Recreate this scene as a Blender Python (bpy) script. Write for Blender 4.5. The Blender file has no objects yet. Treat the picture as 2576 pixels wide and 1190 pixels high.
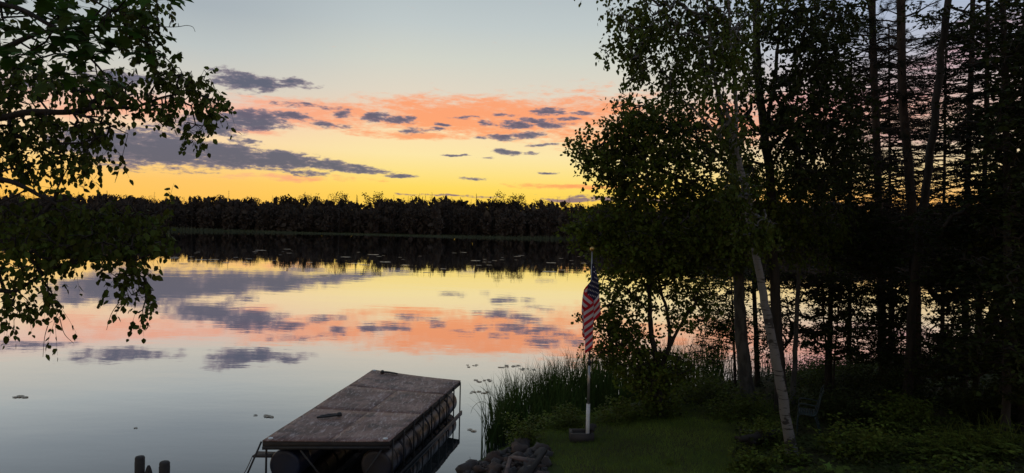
import bpy, math
import numpy as np
from mathutils import Matrix, Vector
R = math.radians
rng = np.random.default_rng(7)
scene = bpy.context.scene
col = scene.collection
# ------------------------------------------------------------------ camera
H = 4.5
cam_d = bpy.data.cameras.new('camera'); cam = bpy.data.objects.new('camera', cam_d); col.objects.link(cam)
cam_d.sensor_width = 36; cam_d.lens = 24; cam_d.clip_end = 6000; cam_d.clip_start = .05
CR = (Matrix.Rotation(R(90 - .85), 3, 'X') @ Matrix.Rotation(R(1.35), 3, 'Z'))
cam.matrix_world = Matrix.Translation((0, 0, H)) @ CR.to_4x4()
scene.camera = cam
CRn = np.array(CR)
F = 1717.33
def ray(px, py):
    d = np.stack(np.broadcast_arrays((np.asarray(px, float) - 1288) / F, -(np.asarray(py, float) - 595) / F, -1.0), -1)
    return d @ CRn.T
def P(px, py, Y):                      # point of the place seen at (px,py), Y metres ahead
    d = ray(px, py); Y = np.asarray(Y, float)
    p = d * (Y / d[..., 1])[..., None]
    p[..., 2] += H
    return p
def Pz(px, py, z):                     # point seen at (px,py) lying at height z
    d = ray(px, py); t = (z - H) / d[..., 2]
    p = d * t[..., None]; p[..., 2] += H
    return p
# ------------------------------------------------------------------ object helpers
def link(o, parent=None):
    col.objects.link(o)
    if parent: o.parent = parent
    return o
def tag(o, label=None, cat=None, group=None, kind=None):
    if label: o['label'] = label
    if cat: o['category'] = cat
    if group: o['group'] = group
    if kind: o['kind'] = kind
    return o
def empty(name, loc, label, cat, group=None, rz=0):
    o = bpy.data.objects.new(name, None); link(o); o.location = [float(v) for v in loc]; o.rotation_euler.z = rz
    o.empty_display_size = .1
    return tag(o, label, cat, group)
class MB:
    """collects vertices and faces (numpy), builds one mesh"""
    def __init__(s): s.V = []; s.Fq = []; s.Ft = []; s.n = 0; s.poly = []
    def add(s, V, quads=None, tris=None, poly=None):
        V = np.asarray(V, float).reshape(-1, 3)
        if quads is not None and len(quads): s.Fq.append(np.asarray(quads, np.int64) + s.n)
        if tris is not None and len(tris): s.Ft.append(np.asarray(tris, np.int64) + s.n)
        if poly is not None:
            for p in poly: s.poly.append([i + s.n for i in p])
        s.V.append(V); s.n += len(V); return s
    def build(s, name, mat, parent=None, origin=None, smooth=False):
        me = bpy.data.meshes.new(name)
        V = np.concatenate(s.V)
        if origin is not None: V = V - np.asarray(origin, float)
        q = np.concatenate(s.Fq) if s.Fq else np.zeros((0, 4), np.int64)
        t = np.concatenate(s.Ft) if s.Ft else np.zeros((0, 3), np.int64)
        pl = s.poly
        loops = np.concatenate([q.ravel(), t.ravel(), np.array([i for p in pl for i in p], np.int64)])
        tot = np.concatenate([np.full(len(q), 4), np.full(len(t), 3), np.array([len(p) for p in pl], np.int64)]).astype(np.int32)
        st = np.concatenate([[0], np.cumsum(tot)[:-1]]).astype(np.int32)
        me.vertices.add(len(V)); me.vertices.foreach_set('co', V.astype(np.float32).ravel())
        me.loops.add(len(loops)); me.loops.foreach_set('vertex_index', loops.astype(np.int32))
        me.polygons.add(len(tot)); me.polygons.foreach_set('loop_start', st); me.polygons.foreach_set('loop_total', tot)
        if smooth: me.polygons.foreach_set('use_smooth', np.ones(len(tot), bool))
        me.update(calc_edges=True); me.validate()
        me.materials.append(mat)
        o = bpy.data.objects.new(name, me); link(o, parent)
        return o
    def box(s, c, size, rot=None):
        x, y, z = np.array(size) / 2
        V = np.array([[-x,-y,-z],[x,-y,-z],[x,y,-z],[-x,y,-z],[-x,-y,z],[x,-y,z],[x,y,z],[-x,y,z]])
        if rot is not None: V = V @ np.array(rot).T
        return s.add(V + np.array(c), [[0,3,2,1],[4,5,6,7],[0,1,5,4],[1,2,6,5],[2,3,7,6],[3,0,4,7]])
    def beam(s, a, b, w, h, up=(0,0,1)):
        a = np.array(a, float); b = np.array(b, float); d = b - a; L = np.linalg.norm(d); d /= L
        u = np.array(up, float); x = np.cross(d, u)
        if np.linalg.norm(x) < 1e-3: x = np.cross(d, (1, 0, 0))
        x /= np.linalg.norm(x); u = np.cross(x, d)
        return s.box((a + b) / 2, (w, L, h), np.stack([x, d, u], 1))
    def tube(s, pts, rad, k=8, cap=True, wob=0):
        pts = np.asarray(pts, float); n = len(pts); rad = np.broadcast_to(rad, (n,)).astype(float)
        T = np.gradient(pts, axis=0); T /= np.linalg.norm(T, axis=1)[:, None] + 1e-9
        u = np.cross(T[0], (0, 0, 1.)); 
        if np.linalg.norm(u) < .05: u = np.cross(T[0], (1., 0, 0))
        u /= np.linalg.norm(u); rings = []
        a = np.linspace(0, 2*np.pi, k, endpoint=False)
        for i in range(n):
            u = u - T[i] * (u @ T[i]); u /= np.linalg.norm(u); v = np.cross(T[i], u)
            rr = rad[i] * (1 + wob * rng.standard_normal(k))[:, None]
            rings.append(pts[i] + (np.cos(a)[:, None]*u + np.sin(a)[:, None]*v) * rr)
        V = np.concatenate(rings); i = np.arange(n-1)[:, None]*k; j = np.arange(k)[None, :]; j2 = (j+1) % k
        Q = np.stack([i+j, i+j2, i+k+j2, i+k+j], -1).reshape(-1, 4)
        return s.add(V, Q, poly=[list(range(k))[::-1], list(range((n-1)*k, n*k))] if cap else None)
    def frusta(s, A, B, ra, rb, k=4):
        A = np.asarray(A); B = np.asarray(B); n = len(A)
        if n == 0: return s
        d = B - A; d /= np.linalg.norm(d, axis=1)[:, None] + 1e-9
        u = np.cross(d, np.where(np.abs(d[:, 2:3]) > .9, [[1., 0, 0]], [[0, 0, 1.]])); u /= np.linalg.norm(u, axis=1)[:, None] + 1e-9
        v = np.cross(d, u); a = np.linspace(0, 2*np.pi, k, endpoint=False)
        c = np.cos(a)[None, :, None]*u[:, None] + np.sin(a)[None, :, None]*v[:, None]
        V = np.concatenate([A[:, None] + c*np.asarray(ra)[:, None, None], B[:, None] + c*np.asarray(rb)[:, None, None]], 1)
        j = np.arange(k); j2 = (j+1) % k
        q = np.stack([j, j2, k+j2, k+j], -1)
        Q = (np.arange(n)[:, None, None]*2*k + q[None]).reshape(-1, 4)
        return s.add(V.reshape(-1, 3), Q)
    def lathe(s, prof, c, ax=(0,0,1), k=20):          # prof: (t along axis, radius)
        ax = np.array(ax, float); ax /= np.linalg.norm(ax)
        pts = np.array(c, float) + np.array([p[0] for p in prof])[:, None]*ax
        u = np.cross(ax, (0, 0, 1.)) if abs(ax[2]) < .9 else np.array([1., 0, 0]); u /= np.linalg.norm(u); v = np.cross(ax, u)
        a = np.linspace(0, 2*np.pi, k, endpoint=False); n = len(prof)
        V = (pts[:, None] + (np.cos(a)[:, None]*u + np.sin(a)[:, None]*v)[None]*np.array([p[1] for p in prof])[:, None, None]).reshape(-1, 3)
        i = np.arange(n-1)[:, None]*k; j = np.arange(k)[None, :]; j2 = (j+1) % k
        return s.add(V, np.stack([i+j, i+j2, i+k+j2, i+k+j], -1).reshape(-1, 4), poly=[list(range(k))[::-1], list(range((n-1)*k, n*k))])
def unit(v): return v / (np.linalg.norm(v, axis=-1, keepdims=True) + 1e-9)
LEAF = {
 'ovate': (np.array([[0,0,0],[.30,.36,.06],[.72,.27,.03],[1.05,0,-.05],[.72,-.27,.03],[.30,-.36,.06]]), [[0,1,2,3],[0,3,4,5]]),
 'oak':   (np.array([[0,0,0],[.25,.22,.03],[.5,.36,.05],[.8,.3,.0],[1.05,0,-.08],[.8,-.26,.0],[.55,-.38,.05],[.3,-.2,.03]]), [[0,1,2,4],[2,3,4,4][:4],[0,4,6,7],[4,5,6,6][:4]]),
 'needle': (np.array([[0,.028,0],[1,.012,0],[1,-.012,0],[0,-.028,0]]), [[0,1,2,3]]),
 'narrow': (np.array([[0,0,0],[.4,.16,.03],[1,0,-.06],[.4,-.16,.03]]), [[0,1,2,3]]),
}
LEAF['oak'] = (np.array([[0,0,0],[.35,.34,.05],[.75,.40,.0],[1.05,0,-.08],[.8,-.34,.0],[.4,-.4,.05]]), [[0,1,2,3],[0,3,4,5]])
_m = np.array([[0,0,0],[.1,.34,.02],[.30,.22,.04],[.42,.56,.0],[.62,.2,.03],[1.05,0,-.08],[.62,-.2,.03],[.42,-.56,0],[.30,-.22,.04],[.1,-.34,.02]])
LEAF['maple'] = (_m, [[0,1,2,8],[0,8,9,9][:4],[2,3,4,6],[2,6,7,8],[4,5,6,6][:4]])
def leaves(mb, pos, d, size, kind='ovate', up=None):
    n = len(pos)
    if n == 0: return
    d = unit(d)
    r = rng.standard_normal((n, 3)) if up is None else up + rng.standard_normal((n, 3))*.35
    side = unit(np.cross(d, r)); nr = np.cross(side, d)
    T, Q = LEAF[kind]; Q = [q for q in Q]
    s = np.asarray(size)[:, None, None] if np.ndim(size) else size
    V = pos[:, None] + (T[None, :, 0:1]*d[:, None] + T[None, :, 1:2]*side[:, None] + T[None, :, 2:3]*nr[:, None]) * s
    qq = [q for q in Q if len(set(q)) == 4]; tt = [list(dict.fromkeys(q)) for q in Q if len(set(q)) == 3]
    base = (np.arange(n)*len(T))[:, None, None]
    mb.add(V.reshape(-1, 3), (base + np.array(qq)[None]).reshape(-1, 4) if qq else None, (base + np.array(tt)[None]).reshape(-1, 3) if tt else None)
def smooth_line(p, n=6):
    p = np.asarray(p, float); q = np.concatenate([[2*p[0]-p[1]], p, [2*p[-1]-p[-2]]]); out = []
    for i in range(1, len(q)-2):
        for t in np.arange(n)/n:
            out.append(.5*((2*q[i]) + (-q[i-1]+q[i+1])*t + (2*q[i-1]-5*q[i]+4*q[i+1]-q[i+2])*t*t + (-q[i-1]+3*q[i]-3*q[i+1]+q[i+2])*t**3))
    out.append(p[-1]); return np.array(out)
# ------------------------------------------------------------------ materials
def lin(c): return tuple(((v/255)/12.92 if v/255 <= .04045 else ((v/255+.055)/1.055)**2.4) for v in c)
class NT:
    def __init__(s, tree): s.t = tree
    def n(s, typ, **kw):
        nd = s.t.nodes.new(typ)
        for k, v in kw.items(): setattr(nd, k, v)
        return nd
    def l(s, a, b): s.t.links.new(a, b)
    def put(s, sock, v):
        if isinstance(v, bpy.types.NodeSocket): s.l(v, sock)
        else:
            if isinstance(v, (tuple, list)) and len(v) == 3 and sock.type == 'RGBA': v = (*v, 1)
            sock.default_value = v
    def m(s, op, a, b=None, c=None, clamp=False):
        nd = s.n('ShaderNodeMath', operation=op); nd.use_clamp = clamp
        for i, v in enumerate((a, b, c)):
            if v is not None: s.put(nd.inputs[i], v)
        return nd.outputs[0]
    def mix(s, f, a, b, bt='MIX'):
        nd = s.n('ShaderNodeMix', data_type='RGBA', blend_type=bt)
        s.put(nd.inputs[0], f); s.put(nd.inputs[6], a); s.put(nd.inputs[7], b); return nd.outputs[2]
    def rng(s, v, a, b, c=0., d=1., smooth=True):
        nd = s.n('ShaderNodeMapRange'); nd.interpolation_type = 'SMOOTHSTEP' if smooth else 'LINEAR'
        s.put(nd.inputs[0], v)
        for i, x in enumerate((a, b, c, d)): s.put(nd.inputs[i+1], x)
        return nd.outputs[0]
    def noise(s, vec, scale, detail=5, rough=.55, out=0, dist=0.):
        nd = s.n('ShaderNodeTexNoise'); s.put(nd.inputs['Vector'], vec)
        nd.inputs['Scale'].default_value = scale; nd.inputs['Detail'].default_value = detail; nd.inputs['Roughness'].default_value = rough
        nd.inputs['Distortion'].default_value = dist
        return nd.outputs[out]
    def noise2(s, vec, scale, detail=5, rough=.55, out=0, dist=0.):
        o = s.noise(vec, scale, detail, rough, out, dist); o.node.noise_dimensions = '2D'; return o
    def ramp(s, v, stops):
        nd = s.n('ShaderNodeValToRGB'); s.put(nd.inputs[0], v); e = nd.color_ramp.elements
        while len(e) < len(stops): e.new(.5)
        for i, (p, c) in enumerate(stops): e[i].position = p; e[i].color = (*c, 1)
        return nd.outputs[0]
    def mapping(s, vec, loc=(0,0,0), rot=(0,0,0), scale=(1,1,1), typ='POINT'):
        nd = s.n('ShaderNodeMapping', vector_type=typ); s.put(nd.inputs[0], vec)
        nd.inputs[1].default_value = loc; nd.inputs[2].default_value = rot; nd.inputs[3].default_value = scale; return nd.outputs[0]
def mat(name, color=(.2,.2,.2), rough=.8, metal=0., c2=None, scale=5., stretch=(1,1,1), bump=0., island=0., trans=0., spec=.5, coord='Object', detail=5, thr=(.35,.65), bscale=None):
    m = bpy.data.materials.new(name); m.use_nodes = True; t = NT(m.node_tree); b = m.node_tree.nodes['Principled BSDF']
    b.inputs['Roughness'].default_value = rough; b.inputs['Metallic'].default_value = metal; b.inputs['Specular IOR Level'].default_value = spec
    tc = t.n('ShaderNodeTexCoord'); v = t.mapping(tc.outputs[coord], scale=stretch)
    c = color
    f = t.rng(t.noise(v, scale, detail), *thr)
    c = t.mix(f, color, c2 if c2 else tuple(x*.7 for x in color))
    if island:
        g = t.n('ShaderNodeNewGeometry'); r = g.outputs['Random Per Island']
        hs = t.n('ShaderNodeHueSaturation'); t.put(hs.inputs['Color'], c)
        t.put(hs.inputs['Value'], t.m('MULTIPLY_ADD', r, island*1.6, 1-island)); t.put(hs.inputs['Hue'], t.m('MULTIPLY_ADD', r, .05, .475)); c = hs.outputs[0]
    t.put(b.inputs['Base Color'], c)
    if bump:
        bn = t.n('ShaderNodeBump'); bn.inputs['Distance'].default_value = bump; bn.inputs['Strength'].default_value = 1
        t.l(t.noise(v, bscale or scale*3, 6), bn.inputs['Height']); t.l(bn.outputs[0], b.inputs['Normal'])
    if trans:
        tr = t.n('ShaderNodeBsdfTranslucent'); t.put(tr.inputs[0], c); ms = t.n('ShaderNodeMixShader'); ms.inputs[0].default_value = trans
        t.l(b.outputs[0], ms.inputs[1]); t.l(tr.outputs[0], ms.inputs[2]); t.l(ms.outputs[0], m.node_tree.nodes['Material Output'].inputs[0])
    return m
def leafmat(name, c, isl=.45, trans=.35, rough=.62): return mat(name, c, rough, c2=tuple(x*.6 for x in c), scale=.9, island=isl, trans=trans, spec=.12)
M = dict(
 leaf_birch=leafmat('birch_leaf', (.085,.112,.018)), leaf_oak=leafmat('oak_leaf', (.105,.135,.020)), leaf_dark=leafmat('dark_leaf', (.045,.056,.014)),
 leaf_near=leafmat('near_leaf', (.06,.115,.018)), leaf_bush=leafmat('bush_leaf', (.125,.155,.024)), leaf_lime=leafmat('lime_leaf', (.12,.17,.03)),
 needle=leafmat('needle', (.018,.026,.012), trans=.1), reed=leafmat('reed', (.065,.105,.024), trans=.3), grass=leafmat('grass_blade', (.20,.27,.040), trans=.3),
 far_leaf_airlight=leafmat('far_leaf_airlight', (.070,.056,.045), isl=.35, trans=.1, rough=.8), far_needle=leafmat('far_needle', (.030,.025,.019), isl=.3, trans=0, rough=.9),  # leaf colour of the far woods lightened and browned to stand in for airlight
 bark=mat('dark_bark', (.030,.024,.019), .95, c2=(.014,.011,.009), scale=14, stretch=(1,1,.25), bump=.02),
 bark_grey=mat('grey_bark', (.075,.072,.066), .95, c2=(.030,.029,.027), scale=9, stretch=(1,1,.4), bump=.015),
 bark_pine=mat('pine_bark', (.042,.028,.020), .95, c2=(.018,.013,.010), scale=12, stretch=(1,1,.3), bump=.02),
 wood=mat('weathered_wood', (.045,.036,.030), .8, c2=(.030,.025,.021), scale=6, stretch=(1,1,1), bump=.004),
 black=mat('black_rubber', (.012,.012,.013), .5), steel=mat('galvanised_steel', (.016,.015,.015), .6, 0., c2=(.03,.025,.02), scale=12),
 alu=mat('dull_aluminium', (.30,.30,.30), .4, .7, scale=8), pvc=mat('white_pvc', (.62,.62,.62), .45, c2=(.5,.5,.47), scale=5),
 gold=mat('gold_ball', (.55,.36,.12), .3, .8), cap=mat('white_cap', (.75,.76,.74), .5),
 rock=mat('rock', (.040,.028,.022), .85, c2=(.06,.055,.055), scale=6, bump=.01), rock2=mat('pink_rock', (.062,.036,.026), .85, c2=(.045,.032,.026), scale=6, bump=.01),
 rock3=mat('grey_rock', (.042,.037,.034), .85, c2=(.03,.028,.026), scale=6, bump=.01),
 soil=mat('soil', (.03,.022,.015), 1), red_plank=mat('reddish_plank', (.11,.07,.06), .8, c2=(.06,.04,.035), scale=8, bump=.003),
 teal=mat('teal_paint', (.012,.030,.032), .8, c2=(.008,.015,.017), scale=9), pad=mat('lily_pad', (.045,.040,.022), .35, c2=(.05,.055,.02), scale=5, spec=.8),
 charred=mat('charred_wood', (.016,.013,.011), .9, bump=.004),
)
def birchbark():
    m = bpy.data.materials.new('birch_bark'); m.use_nodes = True; t = NT(m.node_tree); b = m.node_tree.nodes['Principled BSDF']
    b.inputs['Roughness'].default_value = .75
    v = t.n('ShaderNodeTexCoord').outputs['Object']
    len_ = t.rng(t.noise(t.mapping(v, scale=(3,3,22)), 1.6, 3), .57, .64)
    knot = t.rng(t.noise(t.mapping(v, loc=(3,1,7), scale=(5,5,7)), 1.0, 2, .6), .56, .61)
    f = t.m('MAXIMUM', len_, knot)
    c = t.mix(t.noise(v, 4, 4), (.085,.082,.078), (.155,.148,.142)); c = t.mix(f, c, (.02,.017,.015)); t.put(b.inputs['Base Color'], c)
    return m
M['birch'] = birchbark()
# ------------------------------------------------------------------ sky (world)
def build_world():
    w = bpy.data.worlds.new('World'); scene.world = w; w.use_nodes = True; t = NT(w.node_tree)
    bg = w.node_tree.nodes['Background']
    g = t.n('ShaderNodeTexCoord').outputs['Generated']
    sep = t.n('ShaderNodeSeparateXYZ'); t.l(g, sep.inputs[0]); x, y, z = sep.outputs
    az = t.m('ARCTAN2', x, y); el = t.m('ARCSINE', z)
    deg = lambda v: v/90.
    e = t.m('MULTIPLY', t.m('ABSOLUTE', el), 1/(math.pi/2)*3, clamp=True)      # 0..1 over 0..30 degrees
    def yy(py, px=1100):
        d = ray(px, py); return float(np.degrees(np.arcsin(d[2]/np.linalg.norm(d))))/30
    mid = [(0.0,(250,196,88)), (yy(500),(255,212,84)), (yy(470),(255,220,100)), (yy(435),(254,226,135)), (yy(390),(253,231,168)), (yy(340),(252,226,176)), (yy(280),(240,212,184)), (yy(235),(226,215,196)), (yy(150),(210,212,201)), (yy(60),(193,202,202)), (yy(-60),(176,188,194)), (1,(140,156,172))]
    left = [(0.0,(250,176,80)), (yy(500,400),(255,196,88)), (yy(450,400),(255,200,104)), (yy(400,400),(253,212,138)), (yy(340,400),(250,218,172)), (yy(260,400),(238,200,182)), (yy(210,400),(214,208,194)), (yy(100,400),(190,197,196)), (yy(0,400),(170,180,186)), (1,(130,144,162))]
    right = [(0.0,(250,178,90)), (yy(500,2200),(252,188,104)), (yy(440,2200),(244,214,150)), (yy(370,2200),(228,206,176)), (yy(300,2200),(222,186,168)), (yy(220,2200),(206,186,182)), (yy(120,2200),(186,190,204)), (yy(0,2200),(168,182,204)), (1,(130,146,172))]
    rmp = lambda st: t.ramp(e, [(p, lin(c)) for p, c in st])
    c = t.mix(t.rng(az, R(-8), R(-26)), rmp(mid), rmp(left))
    c = t.mix(t.rng(az, R(8), R(26)), c, rmp(right))
    # warped angular coordinates, fixed to the sky
    cv = t.n('ShaderNodeCombineXYZ'); t.l(az, cv.inputs[0]); t.l(el, cv.inputs[1]); uv = cv.outputs[0]
    st = t.mapping(uv, scale=(1, 3.2, 1))
    def warp(scale, ax, ay, loc):
        nz = t.noise2(t.mapping(st, loc=loc), scale, 4, .6, out=1)
        vm = t.n('ShaderNodeVectorMath', operation='SUBTRACT'); t.l(nz, vm.inputs[0]); vm.inputs[1].default_value = (.5,.5,.5)
        v2 = t.n('ShaderNodeVectorMath', operation='MULTIPLY'); t.l(vm.outputs[0], v2.inputs[0]); v2.inputs[1].default_value = (ax, ay, 0)
        v3 = t.n('ShaderNodeVectorMath', operation='ADD'); t.l(v2.outputs[0], v3.inputs[0]); t.l(uv, v3.inputs[1]); return v3.outputs[0]
    wv = warp(14, .05, .012, (1,2,3))
    fb = t.m('MULTIPLY_ADD', t.noise2(t.mapping(uv, scale=(1, 3.0, 1)), 26, 7, .66), .6, t.m('MULTIPLY', t.noise2(t.mapping(uv, loc=(7,2,0), scale=(1, 3.6, 1)), 70, 5, .65), .4))
    fb2 = t.m('MULTIPLY_ADD', t.noise2(t.mapping(uv, loc=(5,3,1), scale=(1, 6, 1)), 12, 6, .6), .55, t.m('MULTIPLY', t.noise2(t.mapping(uv, loc=(5,3,1), scale=(1, 4, 1)), 55, 5, .65), .45))
    def ang(px, py):
        d = ray(px, py); d = d/np.linalg.norm(d); return math.atan2(d[0], d[1]), math.asin(d[2])
    def blobs(lst):
        tot = None
        for (cx, cy, rx, ry, tilt, k) in lst:
            u0, v0 = ang(cx, cy); a = rx/F/ (1+((cx-1288)/F)**2); b = ry/F
            mp = t.mapping(wv, loc=(u0, v0, 0), rot=(0, 0, R(tilt-1.3+1.3)), scale=(a, b, 1), typ='TEXTURE')
            d = t.n('ShaderNodeVectorMath', operation='DOT_PRODUCT'); t.l(mp, d.inputs[0]); t.l(mp, d.inputs[1])
            q = t.m('MULTIPLY_ADD', d.outputs['Value'], -k, k)
            tot = q if tot is None else t.m('MAXIMUM', tot, q)
        return tot
    # coral lit layer
    OR = [(1230,294,360,50,0,1.5),(800,286,270,34,0,1.15),(330,268,170,24,0,.7),(1450,300,230,62,0,.8),(1030,341,170,9,0,.9),(650,330,60,9,0,.8),(740,447,150,7,1,.55),(1480,470,160,6,0,.5),(200,285,90,16,0,.6),
          (1950,300,330,50,2,.7)]
    o = blobs(OR)
    fo = t.rng(t.m('ADD', t.m('MULTIPLY', t.m('MAXIMUM', o, -1.5), .85), t.m('MULTIPLY_ADD', fb2, 5.0, -2.35)), -.45, 1.25)
    oc = t.mix(t.rng(az, R(-8), R(-24)), lin((255,154,98)), lin((250,172,140)))
    oc = t.mix(t.rng(az, R(12), R(26)), oc, lin((232,160,142)))
    c = t.mix(t.m('MULTIPLY', fo, .84), c, oc)
    PK = [(2150,240,260,34,3,1),(2420,150,220,44,8,1),(2260,350,240,22,0,1),(2500,60,160,30,6,1),]
    fp = t.rng(t.m('ADD', t.m('MULTIPLY', t.m('MAXIMUM', blobs(PK), -1.5), .7), t.m('MULTIPLY_ADD', fb2, 2.2, -1.2)), -.1, .9)
    c = t.mix(t.m('MULTIPLY', fp, .7), c, lin((206,150,158)))
    # slate clouds
    DK = [(60,212,170,12,0,.9),(330,196,170,13,2,1.0),(590,202,68,28,-3,1.4),(665,210,62,21,-3,1.3),(755,212,62,11,-2,1),
          (640,303,88,30,2,1.6),(520,320,125,26,3,1.5),(400,316,90,12,0,.8),(740,292,55,15,-3,.9),(790,268,70,5,-2,.6),(700,262,40,4,0,.6),
          (866,289,34,9,-2,1.2),(948,293,34,13,0,1.2),(1010,303,46,9,-2,1.1),(820,312,50,8,-5,.7),
          (1036,301,22,9,0,1.1),(1109,312,22,5,0,1),(1082,324,22,7,0,1),(1046,329,30,8,0,.8),(1166,296,24,6,0,.8),(1224,311,26,7,0,.8),(1271,289,28,5,0,.8),(1378,283,46,9,1,1.2),(1458,284,28,5,0,1),
          (1425,298,24,4,0,.7),(1290,314,36,12,-1,1.2),(1345,302,50,9,2,1.1),(1380,313,50,9,2,.9),(1328,340,50,9,2,1.1),(1272,344,40,9,-2,1.1),(1220,346,26,6,0,.9),(1369,366,50,4,0,.8),(1282,382,36,7,0,1),(1327,385,26,4,0,.8),
          (310,370,120,48,-3,1.8),(430,380,160,44,-4.5,1.9),(590,392,140,31,-5,1.8),(720,403,120,23,-4,1.7),(840,416,100,16,-4,1.5),(700,427,130,7,-4,1),(925,430,60,7,0,.8),(180,350,100,30,0,1.2),
          (1005,442,54,5,0,1.1),(614,355,34,7,0,1),(1152,391,40,3,0,.9),(1217,397,26,3,0,.8),(1385,435,26,3.5,0,1.1),(1190,451,34,4,0,.8),
          (1800,510,420,9,-1.2,1.2),(1120,492,120,3,-1.2,.7),(1430,503,80,5,-1.2,1.2)]
    dn = t.m('ADD', t.m('MULTIPLY', t.m('MAXIMUM', blobs(DK), -2.), .62), t.m('MULTIPLY_ADD', fb, 3.6, -1.72))
    fd = t.rng(dn, -.08, .62)
    core = t.rng(dn, .1, 1.0)
    dc = t.mix(core, lin((142,128,140)), lin((86,91,112)))
    dc = t.mix(t.rng(el, R(4.2), R(1.6)), dc, lin((150,120,122)))
    c = t.mix(t.m('MULTIPLY', fd, .94), c, dc)
    # the sky away from the afterglow is dim
    dim = t.rng(t.m('ABSOLUTE', t.m('ADD', az, R(2))), R(45), R(115), 1., .90)
    up = t.rng(el, R(26), R(70), 1., 1.05)
    c = t.mix(1., c, t.n('ShaderNodeCombineColor').outputs[0], 'MIX') if False else c
    sky = t.n('ShaderNodeTexSky', sky_type='NISHITA', sun_disc=False); sky.sun_elevation = R(-1.2); sky.sun_rotation = R(-2)
    s1 = t.n('ShaderNodeVectorMath', operation='SCALE'); t.l(c, s1.inputs[0]); t.l(t.m('MULTIPLY', dim, up), s1.inputs['Scale'])
    s2 = t.n('ShaderNodeVectorMath', operation='SCALE'); t.l(sky.outputs[0], s2.inputs[0]); s2.inputs['Scale'].default_value = .0
    ad = t.n('ShaderNodeVectorMath', operation='ADD'); t.l(s1.outputs[0], ad.inputs[0]); t.l(s2.outputs[0], ad.inputs[1])
    t.l(ad.outputs[0], bg.inputs[0]); bg.inputs[1].default_value = 1.0
    w.cycles.sampling_method = 'MANUAL'; w.cycles.sample_map_resolution = 256
build_world()
sun_d = bpy.data.lights.new('sun', 'SUN'); sun_d.energy = .08; sun_d.angle = R(3); sun_d.specular_factor = 0; sun_d.color = (1, .62, .35)
sun = bpy.data.objects.new('sun', sun_d); link(sun); sun.rotation_euler = (R(91.2), 0, R(182)); sun.location = (0, 50, 60)
# ------------------------------------------------------------------ terrain and water
SX = np.array([-3000,-60,-20,-10,-3,-1.6,-.95,-.25,.5,1.5,3,6,10,15,20,30,60,150,3000.])
SY = np.array([2,4,7.5,8.6,9.3,10.4,12.2,13.6,15,16.2,17.6,20,22.5,25,28,36,52,80,90.])
def shore(x): return np.interp(x, SX, SY)
def fz(x, y): return .5*np.sin(x*.9+1.3)*np.cos(y*.7)+.5*np.sin(x*2.1+y*1.7)
def ground(x, y):
    x = np.asarray(x, float); y = np.asarray(y, float)
    d = (shore(x) - y)*.8
    near = np.where(d < 0, np.maximum(d*.45, -2), np.minimum(d*.33, .55) + .105*np.maximum(d-1.6, 0)) + .03*fz(x, y)
    near = np.minimum(near, 2.6)
    fs = 262 + 4*np.sin(x*.02) + 2*np.sin(x*.071)
    df = y - fs
    far = np.where(df < 0, np.maximum(df*.2, -2), np.minimum(df*.04, 1.2))
    return np.where(y > 150, far, near)
gx = np.unique(np.concatenate([-np.geomspace(30, 3000, 22), np.arange(-30, -4, 1.0), np.arange(-4, 14, .2), np.arange(14, 34, .7), np.geomspace(34, 3000, 24)]))
gy = np.unique(np.concatenate([[-300,-100,-40,-15,-5,0,3], np.arange(5, 26, .22), np.arange(26, 60, 1.2), np.geomspace(60, 250, 14), np.arange(250, 300, 3), np.geomspace(300, 4000, 16)]))
GX, GY = np.meshgrid(gx, gy); GZ = ground(GX, GY)
ny, nx = GX.shape; I = (np.arange(ny-1)[:, None]*nx + np.arange(nx-1)[None]).reshape(-1)
gm = bpy.data.materials.new('ground_soil_grass'); gm.use_nodes = True; t = NT(gm.node_tree); b = gm.node_tree.nodes['Principled BSDF']; b.inputs['Roughness'].default_value = 1; b.inputs['Specular IOR Level'].default_value = .1
tc = t.n('ShaderNodeTexCoord').outputs['Object']
c_ = t.mix(t.rng(t.noise(tc, 1.1, 6), .38, .62), (.075,.105,.022), (.052,.044,.024)); c_ = t.mix(t.noise(tc, 40, 3), c_, (.026,.030,.010)); t.put(b.inputs['Base Color'], c_)
bn = t.n('ShaderNodeBump'); bn.inputs['Distance'].default_value = .03; t.l(t.noise(tc, 18, 5), bn.inputs['Height']); t.l(bn.outputs[0], b.inputs['Normal'])
tag(MB().add(np.stack([GX, GY, GZ], -1), np.stack([I, I+1, I+nx+1, I+nx], -1)).build('ground', gm, smooth=True), 'dark grassy bank sloping down to the lake', kind='structure')
wm = bpy.data.materials.new('lake_water'); wm.use_nodes = True; nt = wm.node_tree; t = NT(nt); nt.nodes.remove(nt.nodes['Principled BSDF'])
tc = t.n('ShaderNodeTexCoord').outputs['Object']
h = t.m('ADD', t.m('MULTIPLY', t.noise(t.mapping(tc, scale=(.5, 1, 1)), 1.1, 4, .5), .0022), t.m('MULTIPLY', t.noise(t.mapping(tc, scale=(.35, 1, 1)), .16, 3, .5), .010))
bn = t.n('ShaderNodeBump'); bn.inputs['Distance'].default_value = 1; t.l(h, bn.inputs['Height'])
gl = t.n('ShaderNodeBsdfGlossy'); gl.inputs['Roughness'].default_value = .018; gl.inputs['Color'].default_value = (.97,.97,.99,1); t.l(bn.outputs[0], gl.inputs['Normal'])
df = t.n('ShaderNodeBsdfDiffuse'); df.inputs['Color'].default_value = (.016,.020,.020,1)
fr = t.n('ShaderNodeLayerWeight'); t.l(bn.outputs[0], fr.inputs['Normal'])
ff = t.ramp(fr.outputs['Facing'], [(0,(.02,)*3),(.5,(.10,)*3),(.66,(.27,)*3),(.73,(.52,)*3),(.785,(.74,)*3),(.83,(.84,)*3),(.90,(.92,)*3),(1,(.98,)*3)])
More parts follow.
